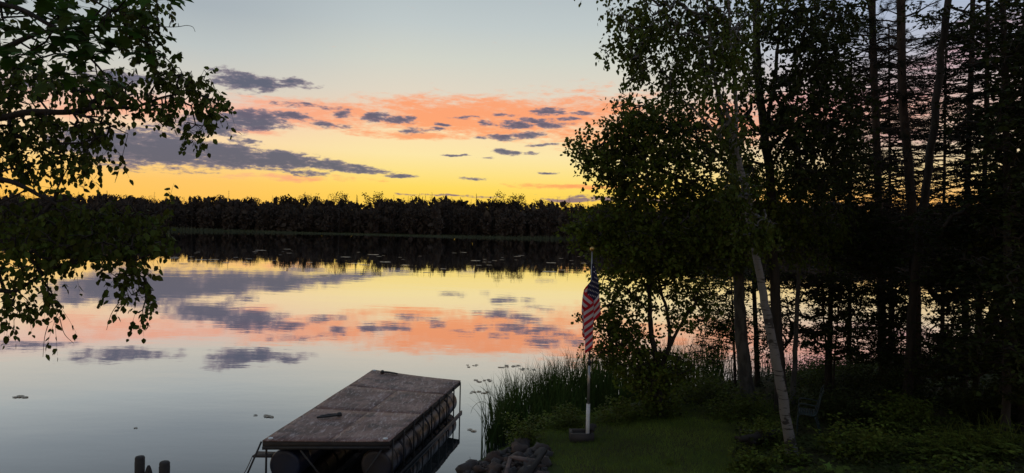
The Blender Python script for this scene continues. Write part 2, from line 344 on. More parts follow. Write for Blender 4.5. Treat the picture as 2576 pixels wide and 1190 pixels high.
ms = t.n('ShaderNodeMixShader'); t.l(ff, ms.inputs[0]); t.l(df.outputs[0], ms.inputs[1]); t.l(gl.outputs[0], ms.inputs[2]); t.l(ms.outputs[0], nt.nodes['Material Output'].inputs[0])
tag(MB().add([[-3000,-300,0],[3000,-300,0],[3000,4000,0],[-3000,4000,0]], [[0,1,2,3]]).build('lake_water', wm), 'calm dark lake mirroring the sunset sky', kind='structure')
# ------------------------------------------------------------------ growing trees
def onground(px, py):
    d = ray(px, py); Y = 12.
    for _ in range(60):
        x = d[0]/d[1]*Y; z = float(ground(x, Y)); Y2 = (z - H)/(d[2]/d[1]); Y = .6*Y + .4*Y2
    return np.array([d[0]/d[1]*Y, Y, float(ground(d[0]/d[1]*Y, Y))])
def sample_clump(cx, cy, rx, ry, D, dr, n, gap=.35, wl=60):
    out = []; ph = rng.uniform(0, 6.28, (6,)); 
    while sum(len(o) for o in out) < n:
        a = rng.uniform(0, 2*np.pi, 4*n+20); r = np.sqrt(rng.uniform(0, 1, 4*n+20))
        edge = 1 + .22*np.sin(3*a+ph[0]) + .14*np.sin(7*a+ph[1]) + .10*np.sin(13*a+ph[2])
        px = cx + rx*r*edge*np.cos(a); py = cy + ry*r*edge*np.sin(a)
        dd = rng.uniform(-1, 1, len(a))*np.sqrt(np.maximum(1-r*r, .08))*dr
        nz = np.sin(px/wl*5+ph[3]+dd)*np.sin(py/wl*7+ph[4]) + .6*np.sin(px/wl*11+ph[5]+py/wl*6) 
        k = nz > (gap*2-1.3) 
        k &= rng.uniform(0, 1, len(a)) < np.where(r > .8, .55, 1)
        out.append(np.stack([px, py, D+dd], 1)[k])
    q = np.concatenate(out)[:n]
    return P(q[:, 0], q[:, 1], q[:, 2])
def grow(limb_pts, limb_r, targets, jitter=.12):
    """connects every target to the nearest node of the growing branch net; returns edges, radii and the direction at each target"""
    base = np.asarray(limb_pts); nb = len(base)
    d0 = np.array([np.min(np.sum((base - t)**2, 1)) for t in targets]); order = np.argsort(d0)
    cap = nb + 2*len(targets) + 5
    N = np.zeros((cap, 3)); N[:nb] = base; n = nb; par = np.full(cap, -1); tips = []
    for i in order:
        t = targets[i]; dv = N[:n] - t
        dd = np.sum(dv*dv, 1) + .35*np.maximum(dv[:, 2], 0)**2
        j = int(np.argmin(dd)); L = math.sqrt(np.sum((N[j]-t)**2))
        if L > .25:
            mid = (N[j]+t)/2 + rng.standard_normal(3)*L*jitter + np.array([0, 0, .08*L]); N[n] = mid; par[n] = j; j = n; n += 1
        N[n] = t; par[n] = j; tips.append((n, i)); n += 1
    cnt = np.zeros(n); cnt[[a for a, _ in tips]] = 1
    for k in range(n-1, nb-1, -1): cnt[par[k]] += cnt[k]
    return N[:n], par[:n], cnt, tips, nb
def make_tree(name, label, cat, limbs, clumps, kind='ovate', lm='leaf_birch', bm='bark', size=.06, per=12, tw=.35, droop=.5, mode='spread', group=None, gap=.35, twigs=False, rmin=.004, k=8, bk=1.0, base=None, wl=60, crown_name='crown'):
    W = []
    for pts, r0, r1 in limbs:
        w = np.array([P(*p) if not isinstance(p, np.ndarray) else p for p in pts]) ; W.append((smooth_line(w, 7), r0, r1))
    loc = W[0][0][0] if base is None else base
    root = empty(name, loc, label, cat, group)
    tb = MB()
    for i, (w, r0, r1) in enumerate(W):
        rad = np.linspace(r0, r1, len(w)); 
        if i == 0: rad = rad.copy(); rad[:3] *= np.array([1.35, 1.15, 1.05])
        w2 = w + rng.standard_normal(w.shape)*r1*.15
        if i == 0: w2 = np.concatenate([[w2[0] - np.array([0, 0, .15])], w2]); rad = np.concatenate([[rad[0]*1.2], rad])
        tb.tube(w2, rad, k=12 if i == 0 else k, wob=.04)
    T = []
    for c in clumps:
        cx, cy, rx, ry, D, dr, tau = c[:7]
        la = (size*F/D)**2*.60*.5/1.75
        n = max(2, int(tau*np.pi*rx*ry/la/per))
        T.append(sample_clump(cx, cy, rx, ry, D, dr, n, gap if len(c) < 8 else c[7], wl))
    if not T: tb.build('trunk', M[bm], root, loc, smooth=True); return root
    T = np.concatenate(T)
    LP = np.concatenate([w[max(1, len(w)//4 if i == 0 else 1):] for i, (w, _, _) in enumerate(W)])
    N, par, cnt, tips, nb = grow(LP, None, T)
    kk = np.arange(nb, len(N)); rr = rmin*bk*np.sqrt(np.maximum(cnt, 1))**1.05
    bb = tb; pr = np.minimum(rr[np.maximum(par[kk], 0)], rr[kk]*1.5); bb.frusta(N[par[kk]], N[kk], pr, rr[kk]*.9, 4 if len(kk) > 800 else 5)
    # twigs and leaves
    ti = np.array([a for a, _ in tips]); nt_ = len(ti)
    A = N[ti]; D0 = unit(N[ti]-N[par[ti]])
    rd = rng.standard_normal((nt_, 3))
    if mode == 'hang': d = unit(D0*.5 + rd*.35 + np.array([0, 0, -droop*1.6]))
    elif mode == 'layer': rd[:, 2] *= .12; d = unit(D0*np.array([.6, .6, .1]) + rd*.7 + np.array([0, 0, -.08]))
    else: d = unit(D0*.6 + rd*.7 + np.array([0, 0, -droop*.3]))
    L = tw*rng.uniform(.5, 1.3, nt_)
    u = rng.uniform(0, 1, (nt_, per)); u.sort(axis=1); u[:, -1] = 1
    dr_ = droop*.5 if mode != 'layer' else .1
    pos = A[:, None] + d[:, None]*(u*L[:, None])[..., None] + np.array([0, 0, -1.])*(dr_*u**2*L[:, None]*.8)[..., None]
    tipend = A + d*L[:, None] + np.array([0, 0, -1.])*(dr_*L*.8)[:, None]
    if twigs:
        mid = A + d*(L*.5)[:, None] + np.array([0, 0, -1.])*(dr_*.25*L*.8)[:, None]
        bb.frusta(A, mid, np.full(nt_, rmin*.6), np.full(nt_, rmin*.45), 3); bb.frusta(mid, tipend, np.full(nt_, rmin*.45), np.full(nt_, rmin*.3), 3)
    tb.build('trunk', M[bm], root, loc, smooth=True)
    spread = rng.standard_normal((nt_, per, 3))
    if mode == 'hang': ld = spread*.55 + d[:, None]*.3 + np.array([0, 0, -.85]); up = None
    elif mode == 'layer': spread[..., 2] *= .3; ld = spread*.9 + d[:, None]*.5 + np.array([0, 0, -.2]); up = np.array([0, 0, 1.])
    else: ld = spread*.8 + d[:, None]*.6 + np.array([0, 0, -droop*.4]); up = None
    ld = unit(ld.reshape(-1, 3)); pos = pos.reshape(-1, 3) + ld*size*.25
    lb = MB()
    sz = size*rng.uniform(.6, 1.25, len(pos))
    if up is not None: leaves(lb, pos, ld, sz, kind, up=np.broadcast_to([0, 0, 1.], pos.shape)*1.0)
    else: leaves(lb, pos, ld, sz, kind)
    lb.build(crown_name, M[lm], root, loc)
    global NLEAF; NLEAF += len(pos)
    return root
NLEAF = 0
# ------------------------------------------------------------------ left bank: birch with hanging twigs, maple in front of it
D = 7.0
lt = P(-330, 300, D)
root_l = np.array([lt[0], D, float(ground(lt[0], D))])
make_tree('birch_tree', 'birch reaching in from the left edge with drooping twigs hanging over the lake', 'tree',
  [([root_l, P(-340,600,D), P(-330,300,D), P(-310,0,D), P(-300,-200,D)], .13, .07),
   ([P(-320,200,D),(-120,160,7),(0,125,7),(76,91,7),(133,76,7),(242,66,7),(356,70,7),(400,66,7)], .04, .006),
   ([P(-330,350,D),(-120,300,7),(0,296,7),(76,282,7),(174,282,7),(246,271,7),(303,270,7),(341,269,7),(417,243,7),(493,235,7),(555,268,7)], .045, .004),
   ([(174,282,7),(246,303,6.9),(322,337,6.9)], .016, .004),
   ([P(-340,520,D),(-150,440,6.8),(0,451,6.8),(61,471,6.8),(122,504,6.8),(195,536,6.8),(284,553,6.8),(380,575,6.8)], .035, .004),
   ([P(-340,700,D),(-120,735,6.5),(0,731,6.5),(40,731,6.5),(110,690,6.5),(200,650,6.5),(300,650,6.5),(360,700,6.5)], .03, .004)],
  [(355,40,62,62,7,.4,1.5,.2),(368,112,44,24,7,.3,1.2),(300,20,60,30,7,.4,1.0),
   (410,180,66,40,7,.3,1.0,.45),(482,205,62,38,7,.3,1.2,.45),(508,250,66,30,7,.3,1.2,.45),(400,250,70,34,7,.3,1.2),(548,280,34,30,7,.2,.8),(478,318,32,26,7,.2,.8),(505,330,18,20,7,.2,.8),
   (60,190,130,66,7.2,.5,1.2,.4),(230,212,90,46,7.2,.5,1.2,.4),(300,240,60,40,7.,.4,1.0,.4),
   (90,315,140,46,7.2,.5,1.2,.42),(240,322,80,34,7,.4,1.1,.4),(60,385,90,42,7.2,.5,1.3,.35),(215,385,90,30,7,.4,1.2,.4),(160,420,70,16,7,.3,.5),(30,440,50,18,7,.3,.8),
   (150,470,70,8,7,.3,.4),(90,530,140,40,6.8,.7,1.7,.2),(250,540,120,42,6.8,.6,1.5,.25),(380,560,62,48,6.7,.4,1.4,.25),(330,608,76,30,6.6,.5,1.4,.25),(150,605,180,42,6.6,.6,1.7,.15),
   (315,668,60,36,6.5,.4,1.3,.35),(100,668,80,32,6.5,.4,1.0,.4),(345,722,42,36,6.5,.3,1.0,.45),(255,705,30,22,6.5,.3,.5),(340,785,34,18,6.5,.25,.8),(30,672,60,26,6.5,.4,1.0),
   (45,750,50,30,6.4,.3,.8),(140,755,34,38,6.4,.3,1.0,.35),(138,815,15,22,6.4,.2,.9),(30,815,16,18,6.4,.2,.8),(10,740,30,30,6.4,.3,1.),
   (-150,300,160,260,7.4,1,.6),(-160,700,150,120,7,1,.6)],
  'ovate', 'leaf_birch', 'bark', .062, 8, .22, .42, 'hang', twigs=True, rmin=.0032)
# bare twig against the sky and hanging dry twigs
tr = bpy.data.objects['birch_tree']; tb = MB()
for pts in ([(400,66,7),(425,68,7),(450,67,7),(470,64,7),(485,68,7),(491,80,7)], [(425,68,7),(433,50,7),(440,36,7)], [(450,67,7),(448,58,7)], [(120,820,6.4),(112,850,6.4),(108,898,6.4)], [(150,800,6.4),(162,840,6.4),(186,864,6.4)], [(300,760,6.4),(280,790,6.4),(268,830,6.4)], [(120,700,6.5),(118,760,6.4)],[(370,95,7),(378,140,7),(360,180,7)]):
    MB().tube(smooth_line([P(*p) for p in pts], 4), np.linspace(.0045, .002, 4*(len(pts)-1)+1), 4).build('bare_twig', M['bark'], tr, np.array(tr.location))
mr = P(-500, 60, 4.3); base_m = np.array([mr[0], 4.3, float(ground(mr[0], 4.3))])
make_tree('maple_tree', 'broad leaved maple bough overhanging from the top left corner in front of the birch', 'tree',
  [([base_m, P(-520,500,4.3), P(-500,60,4.3), P(-480,-300,4.3)], .09, .05), ([P(-500,150,4.3),(-200,20,4.3),(0,10,4.3),(120,60,4.2),(220,140,4.2),(275,200,4.2)], .025, .004), ([P(-200,20,4.3),(0,-40,4.3),(180,-20,4.3),(290,30,4.3)], .018, .004)],
  [(90,30,170,70,4.3,.4,1.5),(200,110,80,70,4.2,.3,1.5),(235,190,52,36,4.2,.2,1.1),(330,-20,100,34,4.3,.3,1.1),(275,50,36,40,4.3,.2,.9),(60,120,90,50,4.3,.3,.7)],
  'maple', 'leaf_near', 'bark', .10, 7, .28, .5, 'layer', twigs=True, rmin=.003)
# ------------------------------------------------------------------ right bank trees
g = onground
b = g(1992,1150); Yb = b[1]
make_tree('paper_birch', 'leaning white barked birch that forks high up, in front of a darker straight trunk', 'tree',
  [([b,(1962,960,Yb),(1938,840,Yb),(1920,740,Yb),(1893,590,Yb),(1866,440,Yb),(1848,350,Yb)], .080, .040),
   ([(1848,350,Yb),(1830,290,Yb),(1800,210,Yb),(1788,120,Yb),(1780,20,Yb),(1775,-100,Yb)], .036, .016),
   ([(1850,360,Yb),(1852,280,Yb),(1846,190,Yb),(1838,100,Yb),(1828,-80,Yb)], .034, .016),
   ([(1856,400,Yb),(1815,350,Yb),(1760,290,Yb),(1700,240,Yb+.3),(1620,200,Yb+.3)], .028, .006)],
  [(1600,50,66,56,10.5,.8,1.1,.4),(1680,60,90,70,10.7,1,1.25,.4),(1590,120,60,44,10.5,.6,1.0,.4),(1512,128,15,16,10.5,.3,.7),(1650,165,80,40,10.6,.8,1.2),(1600,190,34,22,10.6,.4,.7),
   (1780,100,90,110,10.8,1,1.1,.45),(1720,210,70,36,10.6,.8,1.0,.45),(1560,20,36,24,10.5,.4,.8),(1850,40,60,60,10.8,1,.8,.5),(1590,240,22,12,10.6,.3,.5),(1730,-60,240,60,10.8,1,.7),(1850,470,60,60,Yb-.7,.3,1.2,.3),(1895,560,60,50,Yb-.7,.3,1.6,.2),(1840,330,50,60,Yb-.6,.3,1.0,.35),(1800,180,50,80,Yb-.6,.3,.9,.4),(1850,120,40,90,Yb-.6,.3,.8,.4)],
  'ovate', 'leaf_birch', 'birch', .062, 9, .26, .6, 'hang', rmin=.003, gap=.4)
b = g(1966,1035); Y = b[1]
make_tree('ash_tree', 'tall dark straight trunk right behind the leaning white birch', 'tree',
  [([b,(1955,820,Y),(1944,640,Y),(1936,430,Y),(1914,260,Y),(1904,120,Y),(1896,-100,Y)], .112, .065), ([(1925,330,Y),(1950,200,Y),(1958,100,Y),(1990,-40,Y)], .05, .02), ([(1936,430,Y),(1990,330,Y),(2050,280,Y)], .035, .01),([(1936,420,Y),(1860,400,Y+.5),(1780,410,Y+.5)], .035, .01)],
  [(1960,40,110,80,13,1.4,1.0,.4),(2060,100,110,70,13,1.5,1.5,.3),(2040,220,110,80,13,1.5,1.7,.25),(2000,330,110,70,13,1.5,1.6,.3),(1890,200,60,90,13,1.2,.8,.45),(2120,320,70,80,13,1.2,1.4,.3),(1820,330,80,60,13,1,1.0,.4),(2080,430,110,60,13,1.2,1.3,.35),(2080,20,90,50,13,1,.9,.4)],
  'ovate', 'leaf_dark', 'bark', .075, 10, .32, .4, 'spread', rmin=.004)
b = g(1884,1045); Y = b[1]+1.2
bb_ = np.array([*(P(1886,1010,Y)[:2]), 0]); bb_[2] = float(ground(bb_[0], bb_[1]))
make_tree('oak_tree', 'spreading oak with thick grey trunk whose leafy boughs reach out over the flagpole', 'tree',
  [([bb_,(1868,880,Y),(1860,760,Y),(1856,640,Y),(1850,520,Y),(1840,380,Y),(1800,260,Y)], .15, .06),
   ([(1858,660,Y),(1790,600,Y-.3),(1700,575,Y-.5),(1600,590,Y-.6),(1500,590,Y-.7),(1440,575,Y-.7)], .06, .008),
   ([(1854,560,Y),(1760,470,Y-.3),(1660,430,Y-.4),(1560,400,Y-.5),(1470,390,Y-.5)], .06, .008),
   ([(1842,420,Y),(1740,340,Y-.3),(1660,300,Y-.4),(1600,290,Y-.4)], .045, .008)],
  [(1465,375,46,38,13.4,.5,1.2,.3),(1530,400,60,50,13.5,.7,1.6,.2),(1480,420,24,18,13.5,.3,.8),(1600,290,70,46,13.5,.8,1.6,.2),(1640,350,80,60,13.7,1,1.8,.2),(1560,340,50,30,13.5,.6,1.5),
   (1700,300,70,60,13.8,1,1.3,.35),(1620,430,90,50,13.6,1,1.7,.25),(1740,400,80,60,14,1.2,1.4,.35),(1545,470,42,28,13.5,.5,1.2,.35),(1640,500,110,34,13.7,1,1.3,.4),(1760,490,90,50,14,1.2,1.3,.4),(1532,440,24,14,13.5,.4,.8),
   (1560,540,70,40,13.4,.9,2.0,.1),(1480,565,50,32,13.3,.6,1.7,.2),(1432,568,26,16,13.3,.4,1.2),(1480,610,40,24,13.3,.5,1.5),(1600,600,110,50,13.4,1,2.2,.05),(1730,570,110,70,13.8,1.3,2.0,.1),(1850,560,90,80,14,1.3,1.9,.15),
   (1560,650,54,26,13.4,.6,1.6,.2),(1680,650,110,34,13.6,1,2.0,.1),(1830,650,100,38,14,1,1.6,.2),(1950,560,90,70,14.3,1.3,1.8,.15),(1880,440,70,60,14,1.2,1.2,.35)],
  'oak', 'leaf_oak', 'bark_grey', .072, 10, .30, .35, 'spread', rmin=.004)
b = g(1663,1048); Y = b[1]
make_tree('small_oak', 'small oak with several crooked dark stems standing right behind the flag', 'tree',
  [([b,(1655,960,Y),(1650,900,Y),(1636,820,Y),(1634,740,Y),(1628,660,Y)], .075, .035),
   ([(1655,960,Y),(1672,900,Y),(1684,860,Y),(1680,790,Y),(1660,720,Y),(1655,650,Y)], .05, .022),
   ([(1676,895,Y),(1700,840,Y),(1730,790,Y),(1762,750,Y),(1780,738,Y)], .04, .01),
   ([(1650,900,Y),(1600,860,Y),(1550,850,Y)], .025, .006), ([(1636,790,Y),(1590,740,Y),(1540,720,Y)], .02, .006)],
  [(1540,720,46,34,14,.7,1.2,.4),(1580,770,60,40,14,.8,1.2,.45),(1530,800,40,46,14,.6,1.3,.4),(1570,850,64,46,14,.8,1.7,.3),(1600,910,70,44,14,.8,1.7,.3),(1620,700,60,34,14,.8,1.3,.4),(1480,810,22,24,14,.4,.9),(1478,882,16,16,14,.3,.8),(1530,890,30,34,14,.4,1.1),
   (1700,720,50,40,14,.8,1.1,.45),(1720,800,50,40,14,.7,.9,.5),(1690,930,60,44,14,.8,1.5,.3),(1650,980,60,50,14,.7,1.6,.2),(1760,750,50,40,14,.7,1.0,.45),(1700,660,70,30,14,.8,1.6,.3),(1540,680,40,16,14,.5,1.2)],
  'oak', 'leaf_oak', 'bark', .066, 9, .26, .35, 'spread', rmin=.0035)
b = g(1900,985); Y = b[1]+.8
make_tree('dark_sapling', 'narrow dark trunk seen between the grey oak trunk and the white birch', 'tree',
  [([P(1906,985,Y),(1902,850,Y),(1896,720,Y),(1888,560,Y),(1880,420,Y)], .07, .03)],
  [(1900,700,50,40,Y,.8,1.1,.45),(1915,800,30,50,Y,.6,.6,.5),(1880,480,60,80,Y,.8,.8,.4)], 'ovate', 'leaf_dark', 'bark', .06, 9, .28, .4, 'layer')
b = g(1994,1015); Y = b[1]
make_tree('slender_birch', 'slender pale birch stem standing right of the leaning white birch', 'tree',
  [([b,(2000,900,Y),(2006,760,Y),(2013,620,Y),(2012,430,Y),(2008,300,Y)], .058, .028), ([(2012,560,Y),(2045,520,Y),(2080,500,Y)], .015, .004)],
  [(2010,460,80,60,Y,.9,1.0,.45),(2060,560,90,50,Y,1,1.4,.3),(2030,640,80,26,Y,.8,.9,.4),(1985,420,60,50,Y,.8,.8)], 'ovate', 'leaf_birch', 'bark_grey', .058, 9, .26, .5, 'hang')
# conifers
def conifer(name, label, pts, r0, r1, tiers, group=None, lm='needle', bm='bark_pine', seed=None, tufts=None, dead=None, per=9, dens=1.):
    """pts: trunk (px,py,Y); tiers: (py0, py1, reach_px, n) foliage tiers; dead: same for bare branches; tufts likewise for needle tufts at tips"""
    w = np.array([P(*p) if not isinstance(p, np.ndarray) else p for p in pts]); W = smooth_line(w, 8); loc = W[0]
    root = empty(name, loc, label, 'tree', group); tb = MB(); rad = np.linspace(r0, r1, len(W)); rad[0] *= 1.4; rad[1] *= 1.15
    tb.tube(np.concatenate([[W[0]-[0, 0, .2]], W]), np.concatenate([[rad[0]], rad]), 12, wob=.05)
    Dm = w[:, 1].mean(); pyline = np.array([ (p[1] if not isinstance(p, np.ndarray) else 1000) for p in pts])
    zs = W[:, 2]
    def at(py):
        z = P(1288 if False else 2200, py, Dm)[2]; i = np.argmin(np.abs(zs - z)); q = W[i].copy(); q[2] = z; return q
    br = MB(); nd = MB(); A_, B_, ra, rb = [], [], [], []; lp, ld, ls = [], [], []
    def branch(py, reach, kind):
        o = at(py); a = rng.uniform(0, 2*np.pi); L = reach/F*Dm*rng.uniform(.3, 1.2)
        sl = rng.uniform(-.42, .14) if kind != 'tuft' else rng.uniform(0, .35)
        dv = np.array([math.cos(a), math.sin(a), sl]); n = 6; tt = np.linspace(0, 1, n+1)
        sag = rng.uniform(-.24, .10)*L*tt**2 if kind != 'tuft' else .12*L*tt**2
        pp = o + dv*L*tt[:, None]; pp[:, 2] += sag; pp[1:] += rng.standard_normal((n, 3))*L*.022
        r = np.linspace(.018+.006*L, .004, n+1)*(.8 if kind == 'dead' else 1)
        A_.extend(pp[:-1]); B_.extend(pp[1:]); ra.extend(r[:-1]); rb.extend(r[1:])
        m = int(L/.11)+3
        for q in range(m):
            u = rng.uniform(.18, 1) if kind != 'tuft' else rng.uniform(.45, 1.0)
            base = np.array([np.interp(u, tt, pp[:, c]) for c in range(3)]); s = rng.choice([-1, 1]); ang = a + s*rng.uniform(.5, 1.2)
            l2 = L*(1.05-u)*.55*rng.uniform(.5, 1.2) + .10
            dd = np.array([math.cos(ang), math.sin(ang), rng.uniform(-.3, .15) if kind != 'tuft' else rng.uniform(-.1, .5)])
            e = base + dd*l2; A_.append(base); B_.append(e); ra.append(.005); rb.append(.0025)
            if kind == 'dead': continue
            if kind == 'tier':
                k2 = max(3, int(l2/.028*dens)); uu = rng.uniform(.05, 1.05, k2); pos = base + dd*l2*uu[:, None]
                dl = dd + rng.standard_normal((k2, 3))*np.array([.8, .8, .35]) + np.array([0, 0, -.15])
                lp.append(pos); ld.append(dl); ls.append(np.full(k2, .075))
            else:
                k2 = 26; dl = rng.standard_normal((k2, 3))*.75 + dd*.8; lp.append(np.repeat(e[None], k2, 0) - dd*rng.uniform(0, .10, (k2, 1))); ld.append(dl); ls.append(np.full(k2, .12))
    for lst, kd in ((tiers, 'tier'), (dead or [], 'dead'), (tufts or [], 'tuft')):
        for (y0, y1, reach, n) in lst:
            for py in np.linspace(y0, y1, n): branch(py + rng.uniform(-6, 6), reach, kd)
    if A_: tb.frusta(np.array(A_), np.array(B_), np.array(ra), np.array(rb), 4)
    tb.build('trunk', M[bm], root, loc, smooth=True)
    if lp:
        lp = np.concatenate(lp); ld = np.concatenate(ld); ls = np.concatenate(ls)*rng.uniform(.7, 1.2, len(lp))
        leaves(nd, lp, ld, ls, 'needle' if tufts else 'narrow'); nd.build('crown', M[lm], root, loc)
        global NLEAF; NLEAF += len(lp)
    return root
def gb(px, py, Y):                    # foot of a trunk standing Y metres ahead
    q = P(px, py, Y); q[2] = float(ground(q[0], q[1])); return q
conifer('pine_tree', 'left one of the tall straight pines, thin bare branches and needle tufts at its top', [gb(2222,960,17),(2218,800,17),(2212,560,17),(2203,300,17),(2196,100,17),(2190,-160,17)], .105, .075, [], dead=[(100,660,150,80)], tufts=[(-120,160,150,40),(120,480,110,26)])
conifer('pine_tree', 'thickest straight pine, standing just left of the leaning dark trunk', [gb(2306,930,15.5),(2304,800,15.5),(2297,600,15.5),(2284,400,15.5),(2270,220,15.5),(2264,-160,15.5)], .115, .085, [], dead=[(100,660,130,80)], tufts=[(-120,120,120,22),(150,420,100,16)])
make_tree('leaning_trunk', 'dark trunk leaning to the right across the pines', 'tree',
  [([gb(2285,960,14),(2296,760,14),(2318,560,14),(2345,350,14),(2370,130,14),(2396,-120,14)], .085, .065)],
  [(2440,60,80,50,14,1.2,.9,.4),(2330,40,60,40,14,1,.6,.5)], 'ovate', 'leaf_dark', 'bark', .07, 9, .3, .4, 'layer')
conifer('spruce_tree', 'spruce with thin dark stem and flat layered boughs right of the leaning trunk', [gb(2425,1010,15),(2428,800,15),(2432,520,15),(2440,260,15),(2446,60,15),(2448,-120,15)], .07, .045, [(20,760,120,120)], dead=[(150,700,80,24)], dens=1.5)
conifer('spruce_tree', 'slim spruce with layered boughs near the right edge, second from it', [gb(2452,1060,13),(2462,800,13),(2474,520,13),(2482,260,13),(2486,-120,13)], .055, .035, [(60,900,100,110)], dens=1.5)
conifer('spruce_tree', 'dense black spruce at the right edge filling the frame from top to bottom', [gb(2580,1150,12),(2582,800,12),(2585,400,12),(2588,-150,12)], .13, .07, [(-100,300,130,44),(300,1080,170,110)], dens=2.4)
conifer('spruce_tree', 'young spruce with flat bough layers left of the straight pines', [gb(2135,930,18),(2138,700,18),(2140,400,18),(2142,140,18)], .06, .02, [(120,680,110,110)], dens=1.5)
make_tree('maple_sapling', 'leafy maple whose crown hangs across the top right corner', 'tree',
  [([gb(2530,1100,11),(2535,700,11),(2530,300,11),(2520,-100,11)], .06, .04), ([(2530,200,11),(2480,140,11),(2420,120,11)], .02, .006)],
  [(2540,120,70,60,11,1,1.3,.35),(2560,240,60,60,11,1,1.4,.3),(2530,20,70,40,11,1,1.1,.4),(2530,400,70,60,11.5,1,1.3,.35),(2420,300,50,60,13,1,.7,.5),(2520,540,90,70,12,1.2,1.6,.2),(2400,560,90,50,13,1,1.2,.3),(2470,660,110,60,13,1.2,1.6,.2),(2560,300,80,110,11,1.2,1.8,.15),(2580,500,90,110,11,1.2,2.0,.1),(2580,120,60,80,11.5,1.2,1.5,.2),(2560,720,110,110,11,1.2,2.0,.1),(2500,860,100,80,11.5,1.2,1.8,.1),(2600,930,100,90,11,1,2.0,.1)],
  'oak', 'leaf_dark', 'bark', .075, 9, .3, .4, 'layer')
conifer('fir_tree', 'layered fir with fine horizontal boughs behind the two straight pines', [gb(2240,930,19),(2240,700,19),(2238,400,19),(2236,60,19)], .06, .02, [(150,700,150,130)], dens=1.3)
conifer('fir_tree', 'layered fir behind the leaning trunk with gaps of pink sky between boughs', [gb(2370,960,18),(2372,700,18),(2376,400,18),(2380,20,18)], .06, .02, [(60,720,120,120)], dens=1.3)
# smaller saplings in front of the bright water
make_tree('alder_sapling', 'thin sapling with bare layered twigs in front of the coral water behind the reeds', 'tree',
  [([gb(1850,960,17),(1846,860,17),(1842,760,17),(1838,680,17)], .035, .015)] + [([(1845,880-14*i,17),(1800,872-16*i,17),(1745+rng.uniform(-10,20),866-18*i,17)], .012, .004) for i in range(6)],
  [(1800,760,60,26,17,.7,1.0,.45),(1790,810,60,20,17,.7,.9,.5),(1830,720,50,26,17,.7,1.2,.4),(1760,700,60,26,17,.7,1.3,.3),(1840,800,60,60,17,.7,1.3,.35),(1810,850,60,40,17,.7,1.0,.4),(1780,900,60,24,17,.7,.8,.4)], 'ovate', 'leaf_birch', 'bark', .055, 8, .24, .3, 'layer', rmin=.003)
make_tree('beech_sapling', 'slim twin stemmed sapling with flat leafy layers right of the slender birch', 'tree',
  [([gb(2075,1000,15.5),(2078,880,15.5),(2070,780,15.5),(2066,690,15.5)], .028, .012), ([gb(2095,1000,15.5),(2100,890,15.5),(2108,800,15.5),(2120,700,15.5)], .026, .010)],
  [(2060,750,70,20,15.5,1,1.3,.4),(2100,790,90,18,15.5,1,1.4,.4),(2080,830,90,18,15.5,1,1.4,.4),(2140,740,60,24,15.5,1,1.1,.4),(2090,868,90,16,15.5,1,1.4,.35),(2160,830,50,30,15.5,1,1.3,.35),(2060,700,90,20,15.5,1,1.4,.35),(2110,770,80,60,16,1,1.0,.35),(2030,850,60,30,15.5,1,1.0,.4),(1950,700,60,30,15.5,1,1.2,.35),(2180,890,100,24,15.5,1,1.5,.3),(1960,790,50,50,15.5,1,1.2,.35),(1935,870,40,40,15.5,.8,1.2,.35),(2080,720,110,30,16,1,1.4,.3)], 'ovate', 'leaf_dark', 'bark', .06, 8, .26, .3, 'layer')
make_tree('hazel_sapling', 'dark leafy sapling filling the gap between the two straight pines', 'tree',
  [([gb(2255,1000,16),(2250,860,16),(2245,720,16)], .03, .01)],
  [(2250,840,50,60,16,1,1.4,.3),(2240,720,60,50,16,1,1.3,.3),(2180,760,30,70,16,1,.9,.4),(2260,900,60,30,16,1,1.6,.2),(2260,770,60,70,16,1,1.4,.25),(2200,830,50,50,16,1,1.3,.3)], 'ovate', 'leaf_dark', 'bark', .06, 8, .26, .3, 'layer')
make_tree('hazel_sapling', 'dark leafy sapling right of the thickest pine above the ferns', 'tree',
  [([gb(2380,1040,14),(2378,880,14),(2370,760,14)], .03, .01)],
  [(2350,850,50,40,14,1,1.0,.4),(2400,790,60,60,14,1,1.5,.25),(2420,880,90,50,14,1.2,1.8,.1),(2360,920,90,40,14,1.2,1.7,.15),(2370,690,70,40,14,1.2,1.5,.2),(2350,610,70,50,14,1.2,1.3,.3)], 'ovate', 'leaf_dark', 'bark', .06, 8, .26, .3, 'layer')
make_tree('young_maple', 'young maple whose dark crown hangs left of the first straight pine', 'tree',
  [([gb(2085,960,16),(2090,760,16),(2098,560,16),(2100,360,16)], .07, .03)],
  [(2100,520,90,60,16,1.2,1.5,.3),(2170,580,80,60,16,1.2,1.5,.25),(2060,600,110,50,16,1.2,1.8,.15),(2260,580,90,50,16.5,1.2,1.0,.35),(2180,650,110,36,16,1.2,1.6,.2),(2140,420,60,60,16,1,1.0,.4),(2200,470,50,50,16,1,.6,.5)], 'oak', 'leaf_dark', 'bark', .075, 9, .3, .35, 'layer')
